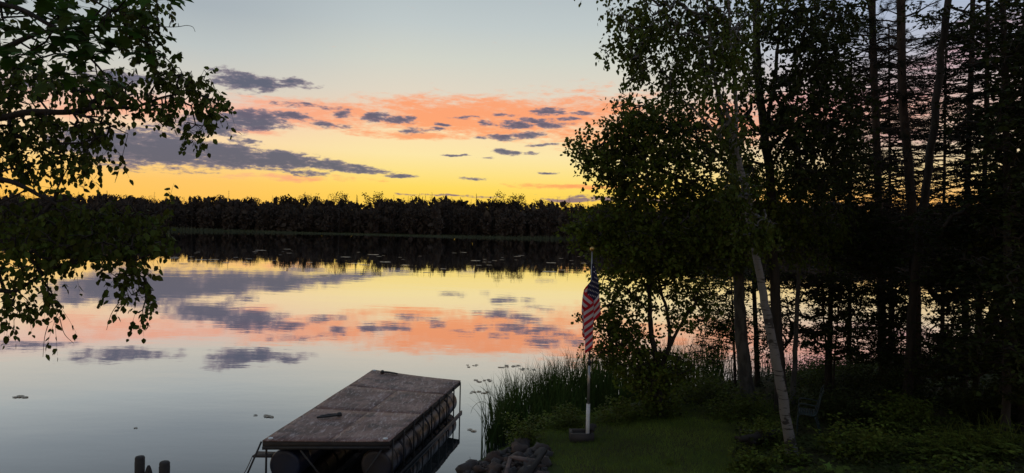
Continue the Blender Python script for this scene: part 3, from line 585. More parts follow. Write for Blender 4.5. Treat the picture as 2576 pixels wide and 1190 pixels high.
# ------------------------------------------------------------------ undergrowth
def bush(label, cx, cy, w, h, n, size, lm='leaf_bush', kind='ovate', cat='bush', name='bush', depth=1.0, fern=False, group=None):
    """stems rising from the bank; cx,cy = pixel of the foot, w = half width in px, h = height in m"""
    c = g(cx, cy); root = empty(name, c, label, cat, group); W = w/F*c[1]
    st = MB(); lb = MB(); A, B, ra, rb = [], [], [], []; lp, ld = [], []
    for i in range(n):
        x = c[0] + rng.uniform(-W, W); y = c[1] + rng.uniform(-depth, depth)*.6; z = float(ground(x, y)); hh = h*rng.uniform(.45, 1.1)*(1-.35*((x-c[0])/W)**2)
        lean = rng.standard_normal(2)*.28; nseg = 5; tt = np.linspace(0, 1, nseg+1)
        pp = np.array([x, y, z-.03]) + np.stack([lean[0]*tt**1.5*hh, lean[1]*tt**1.5*hh, tt*hh*(1-.12*tt)], 1)
        A.extend(pp[:-1]); B.extend(pp[1:]); ra.extend([.006]*nseg); rb.extend([.004]*nseg)
        m = max(6, int(hh/size*4.2)); u = rng.uniform(.12, 1.02, m); base = np.stack([np.interp(u, tt, pp[:, k]) for k in range(3)], 1)
        if fern:
            a = rng.uniform(0, 6.28); dv = np.array([math.cos(a), math.sin(a), 0]); base = pp[0] + dv*(u*hh*.9)[:, None] + np.array([0, 0, 1])*(hh*(u*1.1-.6*u*u))[:, None]
            s = rng.choice([-1, 1], m)[:, None]; pr = np.cross(dv, (0, 0, 1.)); d = pr*s + dv*.35 + rng.standard_normal((m, 3))*.12; lp.append(base); ld.append(d); continue
        a = rng.uniform(0, 6.28, m); d = np.stack([np.cos(a), np.sin(a), rng.uniform(-.5, .4, m)], 1); off = rng.uniform(.0, .16, m)[:, None]*h
        lp.append(base + d*off); ld.append(d)
    lb.frusta(np.array(A), np.array(B), np.array(ra)*.6, np.array(rb)*.6, 3)
    lp = np.concatenate(lp); ld = np.concatenate(ld); lp[:, 2] = np.maximum(lp[:, 2], ground(lp[:, 0], lp[:, 1])+.01)
    leaves(lb, lp, ld, size*rng.uniform(.6, 1.3, len(lp)), kind, up=np.broadcast_to([0, 0, 1.], lp.shape)); lb.build('foliage', M[lm], root, c)
    global NLEAF; NLEAF += len(lp)
bush('leafy bright green shrub at the foot of the reeds left of the flagpole', 1312, 1120, 34, .75, 26, .055, depth=.6)
bush('low shrub of long green leaves between flagpole and small oak', 1560, 1060, 60, .55, 40, .06, depth=.9)
bush('round tuft of long grass and weeds left of the flagpole behind the block', 1420, 1070, 50, .5, 70, .09, kind='narrow', depth=.7)
bush('wild shrub with pointed leaves under the small oak', 1640, 1050, 60, .6, 40, .055, depth=.8, lm='leaf_oak')
bush('fresh green shrub in front of the far reeds, left of the grey oak trunk', 1760, 1010, 80, .85, 70, .06, depth=1.2)
bush('dense shrub at the foot of the grey oak trunk', 1850, 1050, 60, .6, 50, .055, depth=.9, lm='leaf_oak')
bush('small leaved shrub beside the wood pile in front of the birch foot', 1925, 1120, 44, .55, 40, .045, depth=.5)
bush('shrub with yellow green young leaves at the bottom edge by the birch foot', 1905, 1185, 60, .38, 34, .06, depth=.4)
bush('low plants with big lime green leaves at the bottom edge right of the birch foot', 2050, 1215, 110, .26, 40, .11, lm='leaf_lime', kind='maple', depth=.4, cat='plant', name='wild_plant')
bush('knee high weeds hiding the foot of the leaning white birch', 1990, 1165, 36, .34, 30, .05, depth=.3)
bush('broad shrub whose top stands against the pale water between slender birch and pine', 2120, 960, 120, 1.0, 110, .06, lm='leaf_oak', depth=1.5)
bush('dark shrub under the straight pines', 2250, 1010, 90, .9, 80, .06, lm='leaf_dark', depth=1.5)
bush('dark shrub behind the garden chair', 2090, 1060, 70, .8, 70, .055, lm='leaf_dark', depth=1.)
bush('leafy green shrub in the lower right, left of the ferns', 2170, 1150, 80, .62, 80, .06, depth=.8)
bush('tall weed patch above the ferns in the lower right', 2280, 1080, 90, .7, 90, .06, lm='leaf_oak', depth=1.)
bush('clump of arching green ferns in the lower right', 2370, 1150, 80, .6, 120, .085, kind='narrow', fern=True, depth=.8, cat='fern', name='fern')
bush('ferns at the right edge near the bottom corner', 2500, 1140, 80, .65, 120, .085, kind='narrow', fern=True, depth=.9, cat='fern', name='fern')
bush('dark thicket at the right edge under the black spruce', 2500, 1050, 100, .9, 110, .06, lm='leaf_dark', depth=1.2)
bush('dark weeds in the bottom right corner', 2420, 1215, 150, .35, 90, .06, lm='leaf_oak', depth=.6)
bush('tiny sprig of pale leaves alone on the lawn', 1688, 1170, 9, .16, 4, .05, lm='leaf_lime', depth=.15, cat='plant', name='wild_plant')
bush('straggly weeds growing out of the rocks at the water edge', 1180, 1184, 14, .28, 8, .03, depth=.2, cat='plant', name='wild_plant')
# underbrush as one ground cover
n = 15000; px = rng.uniform(1450, 2700, n); x_ = rng.uniform(1, 22, n); y_ = rng.uniform(7.5, 26, n)
q = P(1288, 595, 1.); keep = (y_ < shore(x_)-.2) & ~((x_ < (1850-1288)/F*y_+.1) & (y_ < 13.6)) & (x_ > .22*y_)
x_, y_ = x_[keep], y_[keep]; z_ = ground(x_, y_); hh = rng.uniform(.03, .40, len(x_)) * (.5+.5*np.sin(x_*1.7)*np.cos(y_*1.3)+.4)
k5 = 5; pos = np.stack([np.repeat(x_, k5), np.repeat(y_, k5), np.repeat(z_, k5)+rng.uniform(0, 1, len(x_)*k5)*np.repeat(hh, k5)], 1) + rng.standard_normal((len(x_)*k5, 3))*[.05, .05, 0]
ub = MB(); leaves(ub, pos, rng.standard_normal(pos.shape)*[1, 1, .4], .065*rng.uniform(.5, 1.2, len(pos)), 'ovate', up=np.broadcast_to([0, 0, 1.], pos.shape))
tag(ub.build('underbrush', M['leaf_dark']), 'low dark leafy undergrowth covering the wooded bank', 'undergrowth', kind='stuff')
# lawn
n = 90000; x_ = rng.uniform(-.6, 6, n); y_ = rng.uniform(8.6, 15, n); keep = (y_ < shore(x_)-.9-.5*np.sin(x_*3)) & (x_ < (1990-1288)/F*y_) & ((x_ > .55+.3*np.sin(y_*2)) | (y_ > 12.8))
x_, y_ = x_[keep], y_[keep]; pos = np.stack([x_, y_, ground(x_, y_)-.005], 1)
gbm = MB(); leaves(gbm, pos, np.stack([rng.standard_normal(len(x_))*.45, rng.standard_normal(len(x_))*.45, np.ones(len(x_))], 1), .05*rng.uniform(.5, 1.5, len(x_)), 'needle')
gbm.V = [v for v in gbm.V]; tag(gbm.build('lawn_grass', M['grass']), 'short mown grass of the lawn around the flagpole', 'grass', kind='stuff')
# reeds
def blades(xs, ys, hs, w, mb, bend=.25):
    n = len(xs); zb = np.minimum(ground(xs, ys), 0)*.0 + np.maximum(ground(xs, ys), -.05); base = np.stack([xs, ys, zb-.05], 1)
    ld = rng.standard_normal((n, 2))*.07; bd = rng.standard_normal((n, 2))*bend*.75; tt = np.array([0, .3, .6, .85, 1.]); wd = np.array([1, .95, .7, .4, .05])
    side = unit(np.stack([rng.standard_normal(n)+1.2, rng.standard_normal(n)*.6, np.zeros(n)], 1))
    V = []
    for t_, w_ in zip(tt, wd):
        c = base + np.stack([hs*(ld[:, 0]*t_+bd[:, 0]*t_**3), hs*(ld[:, 1]*t_+bd[:, 1]*t_**3), hs*(t_-.25*np.hypot(bd[:, 0], bd[:, 1])*t_**3)], 1)
        V += [c - side*w*w_/2, c + side*w*w_/2]
    V = np.stack(V, 1); i = np.arange(4)*2; q = np.stack([i, i+1, i+3, i+2], 1)
    mb.add(V.reshape(-1, 3), (np.arange(n)[:, None, None]*10 + q[None]).reshape(-1, 4))
rb_ = MB()
def reed_patch(px0, px1, n, dmin, dmax, hmin, hmax):
    px = px0 + (px1-px0)*rng.uniform(0, 1, n)**(.55 if px0 < 1260 else 1); xs = []; ys = []
    for p in px:
        r_ = (p-1288)/F; yy = np.linspace(10, 34, 400); s_ = shore(r_*yy) - yy; k = np.argmax(s_ < 0); Y0 = yy[k]
        Y = Y0 + rng.uniform(dmin, dmax); xs.append(r_*Y); ys.append(Y)
    blades(np.array(xs), np.array(ys), rng.uniform(hmin, hmax, n), .016, rb_)
reed_patch(1220, 1310, 300, .0, 1.5, .7, 1.45); reed_patch(1255, 1400, 520, .1, 1.9, .8, 1.5); reed_patch(1390, 1560, 900, -.3, 2.2, .9, 1.6); reed_patch(1550, 1830, 900, -.2, 2., .9, 1.6); reed_patch(1830, 2000, 200, -.2, 1., .6, 1.1)
xs = rng.uniform(.35, 3.2, 900); ys = shore(xs) - rng.uniform(.1, 1.3, 900); blades(xs, ys, rng.uniform(.3, .9, 900), .012, rb_)
for pts in ([(1240,1090,14.6),(1238,1045,14.6),(1225,1015,14.6),(1205,1012,14.6),(1190,1025,14.6),(1184,1040,14.6)],[(1243,1085,14.6),(1232,1010,14.6),(1222,985,14.6),(1208,972,14.6)],[(1236,1080,14.5),(1228,990,14.5),(1222,960,14.5)]):
    rb_.tube(smooth_line([P(*p) for p in pts], 4), np.linspace(.007, .003, 4*(len(pts)-1)+1), 4)
tag(rb_.build('reed_bed', M['reed']), 'tall green reeds growing out of the water along the bank', 'reeds', kind='stuff')
# ------------------------------------------------------------------ far shore
tx = [-400,0,200,300,340,400,500,560,640,720,760,850,940,1000,1050,1100,1140,1170,1200,1240,1300,1380,1450,1500,1800,2000,2300,2600,3000]
ty = [480,483,484,490,491,494,493,490,498,497,492,499,498,492,490,490,493,500,501,499,505,503,508,509,503,500,500,500,500]
def topz(x, y):
    px = 1288 + F*x/y
    yt = np.interp(px, tx, ty); return P(px, yt, y)[..., 2]
def deciduous_verts(h, w, n, mb, loc):
    k = 7; cc = np.stack([rng.uniform(-.5, .5, k)*w, rng.uniform(-.5, .5, k)*w, h*rng.uniform(.3, .88, k)], 1); cc[0] = [0, 0, h*.86]
    i = rng.integers(0, k, n); dv = unit(rng.standard_normal((n, 3)))*(rng.uniform(.55, 1, n)[:, None]); r_ = np.where(i == 0, w*.28, w*.36)[:, None]*np.array([1, 1, 1.15])
    pos = cc[i] + dv*r_; leaves(mb, pos + loc, rng.standard_normal((n, 3)), np.where(pos[:, 2] > h*.72, .7, 1.05)*rng.uniform(.5, 1.0, n), 'ovate')
    m_ = 75; pos = np.stack([rng.uniform(-.3, .3, m_)*w, rng.uniform(-.3, .3, m_)*w, rng.uniform(0, .86, m_)*h], 1); leaves(mb, pos+loc, rng.standard_normal((m_, 3))*[.4,.4,1], rng.uniform(1.6, 2.8, m_), 'ovate')
def spruce_verts(h, w, n, mb, loc):
    u = rng.uniform(0, 1, n)**.75; a = rng.uniform(0, 6.28, n); r_ = (1-u)*w/2*rng.uniform(.15, 1, n)
    pos = np.stack([r_*np.cos(a), r_*np.sin(a), u*h], 1); d = np.stack([np.cos(a), np.sin(a), np.full(n, -.25)], 1)
    leaves(mb, pos+loc, d, rng.uniform(.5, 1., n)*(.35+1.1*(1-u)), 'narrow', up=np.broadcast_to([0, 0, 1.], pos.shape))
    mb.frusta(np.array([loc]), np.array([loc])+[0, 0, h*1.01], [.14], [.02], 4)
fl = MB(); fn = MB()
for row, (dy, sp) in enumerate([(6, 2.6), (10, 2.5), (14, 2.5), (19, 2.6), (25, 2.6)]):
    for x in np.arange(-330, 340, sp):
        xx = x + rng.uniform(-1.3, 1.3); yy = 264 + dy + rng.uniform(-1.5, 1.5); tz = float(topz(xx, yy)); gz = float(ground(xx, yy))
        h = (tz-gz)*(.62+.09*row if row < 4 else .98) * rng.uniform(.97, 1.10)
        loc = np.array([xx, yy, gz])
        if rng.uniform() < .38: spruce_verts(h*rng.uniform(.96, 1.09), rng.uniform(2.6, 4.), 190, fl, loc)
        else: deciduous_verts(h*.97, rng.uniform(4, 6.5), 430, fl, loc)
tag(fl.build('far_forest', M['far_leaf_airlight']), 'dark wooded shore across the lake reading as one mass', 'forest', kind='stuff')
# emergent trees one can tell apart on the skyline
def emergent(px, ytop, kind, label, w=4., n=110, group=None, Y=282):
    p = P(px, 560, Y); gz = float(ground(p[0], Y)); top = P(px, ytop, Y)[2]; loc = np.array([p[0], Y, gz]); h = top-gz
    nm = {'spruce': 'far_spruce', 'round': 'far_poplar', 'open': 'far_pine'}[kind]; r_ = empty(nm, loc, label, 'tree', group); tb = MB(); cb = MB()
    tb.tube([[0, 0, 0], [0, 0, h*.5], [.1, 0, h*.98]], [.3, .2, .04], 5)
    if kind == 'spruce': spruce_verts(h, w, n*2, cb, np.zeros(3))
    elif kind == 'round': 
        dv = unit(rng.standard_normal((n, 3)))*rng.uniform(.3, 1, n)[:, None]; pos = dv*[w/2, w/2, w*.45]+[0, 0, h-w*.45]; leaves(cb, pos, rng.standard_normal((n, 3)), .9, 'ovate')
    else:
        A, B = [], []
        for i in range(16):
            z = h*rng.uniform(.76, .97); a = rng.uniform(0, 6.28); e = np.array([math.cos(a)*w*.5, math.sin(a)*w*.5, z+rng.uniform(-.2, 1.2)]); e[2] = min(e[2], h); A.append([0, 0, z-.8]); B.append(e)
            leaves(cb, e+rng.standard_normal((16, 3))*.55, rng.standard_normal((16, 3)), .5, 'ovate')
        tb.frusta(np.array(A), np.array(B), np.full(16, .09), np.full(16, .04), 4)
    tb.build('trunk', M['bark'], r_); cb.build('crown', M['far_needle'], r_)
for a in [(247,470,'spruce','pointed spruce rising above the far woods beside the left birch twigs',5),(268,478,'spruce','shorter spruce just right of the leftmost pointed one on the skyline',5),(717,487,'round','round treetop standing out on the far skyline, left of the twin pair',6),
          (765,487,'spruce','thin spruce tip beside an open crown on the far skyline',3.5),(775,489,'open','open crowned tree behind the thin spruce tip on the far skyline',7),(853,488,'open','sparse tree with one side branch above the far skyline',6),(896,489,'spruce','tiny spruce tip in the low dip of the far skyline',2.5),(868,488,'spruce','needle thin spruce just right of the sparse tree on the skyline',2.5),
          (937,484,'open','nearly bare rounded tree standing clear of the far skyline',7),(1197,487,'spruce','single spruce spire right of the highest part of the far woods',4),(1238,496,'round','dark rounded treetop right of the single spruce spire',8),(1265,488,'open','gnarled pine standing out left of the oak boughs on the skyline',7),(1302,493,'open','faint thin pine right of the gnarled one on the skyline',4),(1156,497,'spruce','small spruce in the notch left of the single spire',3),(1085,484,'spruce','slim spruce tip on the highest part of the far woods',3)]:
    emergent(a[0], a[1], a[2], a[3], a[4])
for px, y0, y1, lb_ in [(609,532,573,'pale dead birch trunk at the edge of the far woods, leftmost'),(853,512,540,'pale thin trunk high in the far woods below the sparse tree'),(1254,545,575,'pale thin trunk in the far woods below the gnarled pine')]:
    Y = 268.5; a_, b_ = P(px, y1, Y), P(px-1, y0, Y); a_[2] = .3
    r_ = empty('dead_birch', a_, lb_, 'tree'); MB().tube([a_, (a_+b_)/2+[.12, 0, 0], b_], [.09, .08, .04], 5).build('trunk', M['bark_grey'], r_, a_)
xs = rng.uniform(-330, 340, 9000); ys = 262 + 4*np.sin(xs*.02)+2*np.sin(xs*.071) + rng.uniform(-2.5, 3, 9000)
fr_ = MB(); blades(xs, ys, rng.uniform(.5, 1.4, 9000)*(1+.5*np.sin(xs*.03)), .22, fr_); tag(fr_.build('far_reeds', mat('far_reed', (.055,.065,.035), 1, c2=(.04,.05,.025), scale=.1)), 'strip of pale reeds along the far shoreline', 'reeds', kind='stuff')
# lily pads
padmesh = None
def pad_mesh():
    a = np.linspace(.25, 2*np.pi-.25, 15); V = [[0, 0, .004]] + [[math.cos(t)*(1+.04*math.sin(5*t)), math.sin(t), .004+.003*math.sin(3*t)] for t in a]
    T = [[0, i, i+1] for i in range(1, 15)]; m_ = MB(); m_.add(V, tris=T); return m_
pads = []
def pad(px, py, r, label, group):
    global padmesh
    p = Pz(px, py, 0)
    if padmesh is None: o = pad_mesh().build('lily_pad', M['pad']); padmesh = o.data
    else: o = bpy.data.objects.new('lily_pad', padmesh); link(o)
    o.location = (p[0], p[1], .006 + rng.uniform(0, .004)); o.scale = (r, r*rng.uniform(.8, 1), 1); o.rotation_euler.z = rng.uniform(0, 6.28); tag(o, label, 'lily pad', group)
for cx, cy, w, n, lab, grp in [(1185,921,16,6,'lily pad floating in the small row left of the reeds, farthest from the bank','pads in the small far row'),(1280,922,30,14,'lily pad in the dark flat cluster behind the reed tips','pads behind the reed tips'),(1330,928,22,7,'lily pad in the sparse group just left of the flagpole reeds','sparse pads by the reeds'),
      (1215,958,20,9,'lily pad in the row at the left tip of the reed bed','pads at the reed tip'),(1205,988,22,9,'lily pad in the patch beside the bent reed','pads beside the bent reed'),(44,998,22,10,'lily pad in the lone cluster at the left edge of the water','pads at the left edge'),(673,1048,12,8,'lily pad in the small cluster left of the dock','pads left of the dock'),(641,1047,3,1,'single lily pad left of the small cluster by the dock','single pad by the dock'),(338,1079,4,1,'single small leaf floating on grey water above the pilings','leaf above the pilings'),(1186,1083,8,2,'lily pad right of the dock near the stones','pads near the stones')]:
    for i in range(n): pad(cx+rng.uniform(-w, w), cy+rng.uniform(-3, 3), .055*rng.uniform(.7, 1.4), lab, grp if n > 1 else None)
for i in range(70):
    px = rng.uniform(430, 1480); py = 652 + (px-430)*.022 + rng.uniform(-34, 12) + (rng.uniform(0, 26) if rng.uniform() < .2 else 0)
    pad(px, py, .28*rng.uniform(.6, 1.6)*(1 if rng.uniform() < .8 else 2.), 'lily pad far out on the dark reflection of the woods', 'pads out on the lake')
# ------------------------------------------------------------------ dock
hd = .77
NL, NR, FR, FL = [Pz(*p, hd) for p in ((660,1108),(980,1108),(1159,957),(938,930))]
print('dock corners', NL, NR, FR, FL)
cen = (NL+NR+FR+FL)/4; cen[2] = 0
dock = empty('floating_dock', cen, 'weathered plywood topped floating dock carried on rows of drums', 'dock')
def dk(u, v, z=hd):                 # u across 0..1 (left to right), v along 0..1 (near to far)
    p = (NL*(1-u)+NR*u)*(1-v) + (FL*(1-u)+FR*u)*v; return np.array([p[0], p[1], z])
dm = bpy.data.materials.new('painted_plywood'); dm.use_nodes = True; t = NT(dm.node_tree); bs = dm.node_tree.nodes['Principled BSDF']
tc = t.n('ShaderNodeTexCoord').outputs['Object']
fine = t.noise(t.mapping(tc, rot=(0,0,R(-12)), scale=(1, .22, 1)), 15, 7, .72, dist=1.2); blot = t.noise(tc, 1.1, 5, .6); blot2 = t.noise(t.mapping(tc, loc=(4,4,0)), 3.3, 5, .65)
c_ = t.mix(t.rng(blot, .34, .66), (.150,.080,.060), (.29,.178,.142)); c_ = t.mix(t.rng(blot2, .42, .7), c_, (.060,.043,.038)); c_ = t.mix(t.rng(fine, .50, .66), c_, (.42,.33,.30)); c_ = t.mix(t.rng(fine, .30, .44, 1, 0), c_, (.045,.032,.028))
t.put(bs.inputs['Base Color'], c_); bs.inputs['Roughness'].default_value = .62; bs.inputs['Specular IOR Level'].default_value = .35
bn = t.n('ShaderNodeBump'); bn.inputs['Distance'].default_value = .004; t.l(fine, bn.inputs['Height']); t.l(bn.outputs[0], bs.inputs['Normal'])
vs = [0, .36, .70, 1.0]
for i, ua, ub in ((0, 0, .519), (0, .521, 1), (1, 0, .519), (1, .521, 1), (2, 0, 1)):
    v0, v1 = vs[i]+(.0006 if i else 0), vs[i+1]-(.0006 if i < 2 else 0); m_ = MB(); nu, nv = 8, 8; V = []
    for zz in (0, -.018):
        for a in np.linspace(ua, ub, nu+1):
            for b_ in np.linspace(v0, v1, nv+1):
                p = dk(a, b_); p[2] += zz + .012*math.sin(a*3.1)*-1 + .004*math.sin(b_*14+a*5); V.append(p)
    n1 = (nu+1)*(nv+1); Q = []
    for a in range(nu):
        for b_ in range(nv):
            k_ = a*(nv+1)+b_; Q += [[k_, k_+nv+1, k_+nv+2, k_+1], [n1+k_+1, n1+k_+nv+2, n1+k_+nv+1, n1+k_]]
    for a in range(nu): k_ = a*(nv+1); Q.append([k_, n1+k_, n1+k_+nv+1, k_+nv+1]); k_ += nv; Q.append([k_, k_+nv+1, n1+k_+nv+1, n1+k_])
    for b_ in range(nv): Q.append([b_, b_+1, n1+b_+1, n1+b_]); k_ = nu*(nv+1)+b_; Q.append([k_, n1+k_, n1+k_+1, k_+1])
    m_.add(V, Q).build('deck_sheet', dm, dock, cen)
e = .02
for a_, b_ in ((dk(.0,0),dk(1,0)),(dk(1,.012),dk(1,.988)),(dk(1,1),dk(0,1)),(dk(0,.988),dk(0,.012))):
    d_ = unit(b_-a_); nrm = np.array([-d_[1], d_[0], 0])*.024
    MB().beam(a_+nrm+[0,0,-.068], b_+nrm+[0,0,-.068], .03, .09).build('rim_board', M['wood'], dock, cen)
for u in (.2,.4,.6,.8): MB().beam(dk(u,.02,hd-.075), dk(u,.98,hd-.075), .04, .08).build('joist', M['wood'], dock, cen)
# drum rows
Ld = np.linalg.norm(dk(.9,1)-dk(.9,0)); blue = mat('drum_plastic', (.020,.024,.044), .38, c2=(.040,.028,.020), scale=.9, spec=.3)
for u in (.135, .865):
    a_, b_ = dk(u, .03, .27), dk(u, .97, .27); ax = unit(b_-a_); nD = 6; L = np.linalg.norm(b_-a_)/nD; r_ = .28
    for i in range(nD):
        prof = [(0.004,.10),(.008,.20),(.012,r_*.90),(.03,r_*.97),(.05,r_),(.06,r_)] + [(t_, r_) for t_ in np.linspace(.09, L*.47, 6)] + [(L*.475,r_),(L*.485,r_*1.03),(L*.515,r_*1.03),(L*.525,r_)] + [(t_, r_) for t_ in np.linspace(L*.53, L-.09, 6)] + [(L-.06,r_),(L-.05,r_),(L-.03,r_*.97),(L-.012,r_*.90),(L-.008,.20),(L-.004,.10)]
        MB().lathe(prof, a_+ax*i*L, ax, 32).build('float_drum', blue, dock, cen, smooth=True)
for u in (-.005, 1.005):
    for v in np.linspace(.03, .985, 9): MB().beam(dk(u, v, -.05), dk(u, v, hd-.03), .028, .028, up=(0,1,0)).build('side_post', M['steel'], dock, cen)
    MB().beam(dk(u+(.012 if u > .5 else -.012), 0, .02), dk(u+(.012 if u > .5 else -.012), 1, .02), .03, .06).build('lower_rail', M['steel'], dock, cen)
for u, v in ((.045,.015),(.955,.015),(.03,.985)): MB().lathe([(0,.045),(.012,.045),(.02,.035),(.022,.01)], dk(u, v, hd+.002), (0,0,1), 12).build('corner_cap', M['cap'], dock, cen)
sb_ = [Pz(*p, .42) for p in ((636,1146),(648,1135),(720,1137),(705,1147))]
m_ = MB(); V = sb_ + [p-[0,0,.035] for p in sb_]; m_.add(V, [[0,3,2,1],[4,5,6,7],[0,4,7,3],[1,2,6,5],[0,1,5,4],[2,3,7,6]]).build('step_board', M['wood'], dock, cen)
p0 = dk(-.02,.01,hd-.04); MB().beam(p0, np.array([p0[0]-.32, p0[1]-.1, -.1]), .035, .03).build('step_brace', M['steel'], dock, cen)
MB().tube(smooth_line([sb_[0], sb_[0]+[-.1,-.05,-.25], sb_[0]+[-.22,-.05,-.42]], 4), .008, 5).build('mooring_line', M['black'], dock, cen)
p1 = dk(.45,.0,.1); MB().beam(dk(.3,.0,.6), dk(.52,.02,-.1), .03,.03).build('cross_brace', M['steel'], dock, cen); MB().beam(dk(.95,.0,.65), dk(.72,.01,-.1), .03,.03).build('cross_brace', M['steel'], dock, cen)
MB().beam(dk(.0,.0,.64), dk(1,.0,.64), .03,.05).build('end_beam', M['steel'], dock, cen)
def strap(px, py, s, label, a):
    c = Pz(px, py, hd+.01); r_ = empty('mooring_cleat', c, label, 'cleat', rz=a)
    m1 = MB().tube(smooth_line([[-.22*s,0,.012],[-.1*s,.03*s,.03],[.1*s,.035*s,.035],[.2*s,.02*s,.03]], 5), .013*s+.004, 6); m1.tube(smooth_line([[-.22*s,0,.012],[-.1*s,-.03*s,.02],[.1*s,-.045*s,.03],[.2*s,-.02*s,.03]], 5), .016*s+.004, 6); m1.build('handle', M['black'], r_)
    MB().lathe([(0,.05*s),(.02,.055*s),(.06,.045*s),(.075,.02*s)], (.2*s,0,0), (0,0,1), 10).build('bolt_head', M['black'], r_)
strap(827, 1049, 1.0, 'folded black cleat lying on the near left part of the dock', R(25)); strap(980, 940, .95, 'folded black cleat lying by the far edge of the dock', R(168))
# pilings
for (px, py, w, lab) in [(352,1147,24,'tallest round piling top, leftmost of the three in the water'),(374,1171,18,'short split piling top between the two round ones'),(414,1160,26,'thick round piling top, right one of the three in the water')]:
    Y = 11.3; p = P(px, py, Y); r_ = w/2/F*Y; o_ = np.array([p[0], p[1], 0]); m_ = MB(); ztop = p[2]
    prof = [(-1.2,r_*1.05),(0,r_*1.02),(ztop*.5,r_*.98),(ztop-.09,r_*1.0),(ztop-.085,r_*.96),(ztop-.03,r_*.97),(ztop-.008,r_*.8),(ztop,r_*.4)]
    if w < 20: prof = [(-1.2,r_*1.2),(0,r_*1.15),(ztop-.14,r_*1.05),(ztop-.08,r_*.8),(ztop-.03,r_*.55),(ztop,r_*.3)]
    m_.lathe(prof, (0,0,0), (0,0,1), 18); m_.V[0] = m_.V[0]*(1+rng.standard_normal(m_.V[0].shape)*np.array([.02,.02,0])); o = m_.build('wooden_piling', M['wood'], smooth=True); o.location = o_
    tag(o, lab, 'piling', 'old pilings')
# ------------------------------------------------------------------ flagpole and flag
fb_ = g(1478, 1100); fb_ = Pz(1478, 1095, float(ground(fb_[0], fb_[1]))+.12); zb = float(ground(fb_[0], fb_[1])); Yf = fb_[1]
def zf(py): return float(P(1480, py, Yf)[2])
base = np.array([fb_[0], fb_[1], zb]); pole = empty('flagpole', base, 'slim telescoping flagpole with gold ball, set in a white tube on the lawn', 'flagpole')
lean = np.array([.0, 0, 0]); L_ = lambda z: [0, 0, z-zb]
MB().tube([L_(zb-.1), L_(zf(1016))], .034, 16).build('base_sleeve', M['pvc'], pole, smooth=False)
z1, z2, z3 = zf(1016), zf(905), zf(632)
MB().tube([L_(z1-.05), L_(z2)], .024, 14).build('lower_pole', M['alu'], pole); MB().tube([L_(z2-.02), L_(z3)], [.018, .013], 12).build('upper_pole', M['alu'], pole)
MB().lathe([(0,.026),(.05,.030),(.07,.030),(.10,.022)], L_(z2-.1), (0,0,1), 12).box([.035,0,z2-.05-zb], [.05,.03,.02]).box([.055,0,z2-.03-zb], [.015,.02,.07]).build('clamp_collar', M['black'], pole)
a = np.linspace(0, np.pi, 9); MB().lathe([(.042-.042*math.cos(x), max(.042*math.sin(x), .002)) for x in a], L_(z3), (0,0,1), 16).build('ball_finial', M['gold'], pole, smooth=True)
zt = zf(662); ns, ntt = 250, 130; S, T_ = np.meshgrid(np.linspace(0, 1.52, ns+1), np.linspace(0, .91, ntt+1), indexing='ij')
xk = np.interp(S, [0,.06,.12,.2,.68,.75,.82,1.05,1.12,1.2,1.52], [0,.6,.95,1,-.85,-1,-.85,.05,.15,.05,-.75])
z_rel = -.88*T_ - np.interp(S, [0,.12,.75,1.12,1.52], [0,.05,.47,.66,.80]); dz = -z_rel
wid = np.clip(dz/.85, 0, 1)**.7*.155 + .028
X = xk*wid*(1+.12*np.sin(T_*5+1)) + .012*dz; Yy = -.03 - np.interp(S, [0,.12,.75,.82,1.12,1.2,1.52], [0,.01,.05,.07,.09,.11,.13])*np.clip(dz*1.6, .25, 1) + .010*np.sin(T_*14+S*9)
Vf = np.stack([X, Yy, zt-zb+z_rel], -1).reshape(-1, 3)
I2 = (np.arange(ns)[:, None]*(ntt+1)+np.arange(ntt)[None]).reshape(-1); Qf = np.stack([I2, I2+ntt+1, I2+ntt+2, I2+1], -1)
flag_o = empty('flag', base+[0, 0, zt-zb], 'limp american flag with stars and stripes hanging folded from the pole', 'flag')
fm = bpy.data.materials.new('flag_cloth'); fm.use_nodes = True; t = NT(fm.node_tree); bs = fm.node_tree.nodes['Principled BSDF']
at_ = t.n('ShaderNodeAttribute', attribute_name='stripe_color'); t.l(at_.outputs['Color'], bs.inputs['Base Color']); bs.inputs['Roughness'].default_value = .8
trn = t.n('ShaderNodeBsdfTranslucent'); t.l(at_.outputs['Color'], trn.inputs[0]); ms = t.n('ShaderNodeMixShader'); ms.inputs[0].default_value = .25; t.l(bs.outputs[0], ms.inputs[1]); t.l(trn.outputs[0], ms.inputs[2]); t.l(ms.outputs[0], fm.node_tree.nodes['Material Output'].inputs[0])
fo_ = MB().add(Vf, Qf).build('cloth', fm, flag_o, [0, 0, zt-zb], smooth=True)
sc_, tcn = (S[:-1, :-1]+.003).reshape(-1), (T_[:-1, :-1]+.0035).reshape(-1)
red = np.array(lin((180,10,34))); wht = np.array([.56,.52,.55]); blu = np.array(lin((18,22,62)))
colr = np.where((np.floor(tcn/.07).astype(int) % 2 == 0)[:, None], red, wht); can = (sc_ < .6) & (tcn < .49); colr[can] = blu
sr = tcn/.49*10; ci = sc_/.6*12
for r_ in range(1, 10):
    for c2_ in range(1, 12):
        if (r_+c2_) % 2: continue
        dx, dy_ = sc_-c2_*.05, tcn-r_*.049; rr_ = np.hypot(dx, dy_); th = np.arctan2(dx, -dy_); lim = .016*(.55+.45*np.abs(np.cos(2.5*th))**1.5); colr[can & (rr_ < lim)] = wht
ca = fo_.data.attributes.new('stripe_color', 'FLOAT_COLOR', 'FACE'); ca.data.foreach_set('color', np.concatenate([colr, np.ones((len(colr), 1))], 1).astype(np.float32).ravel())
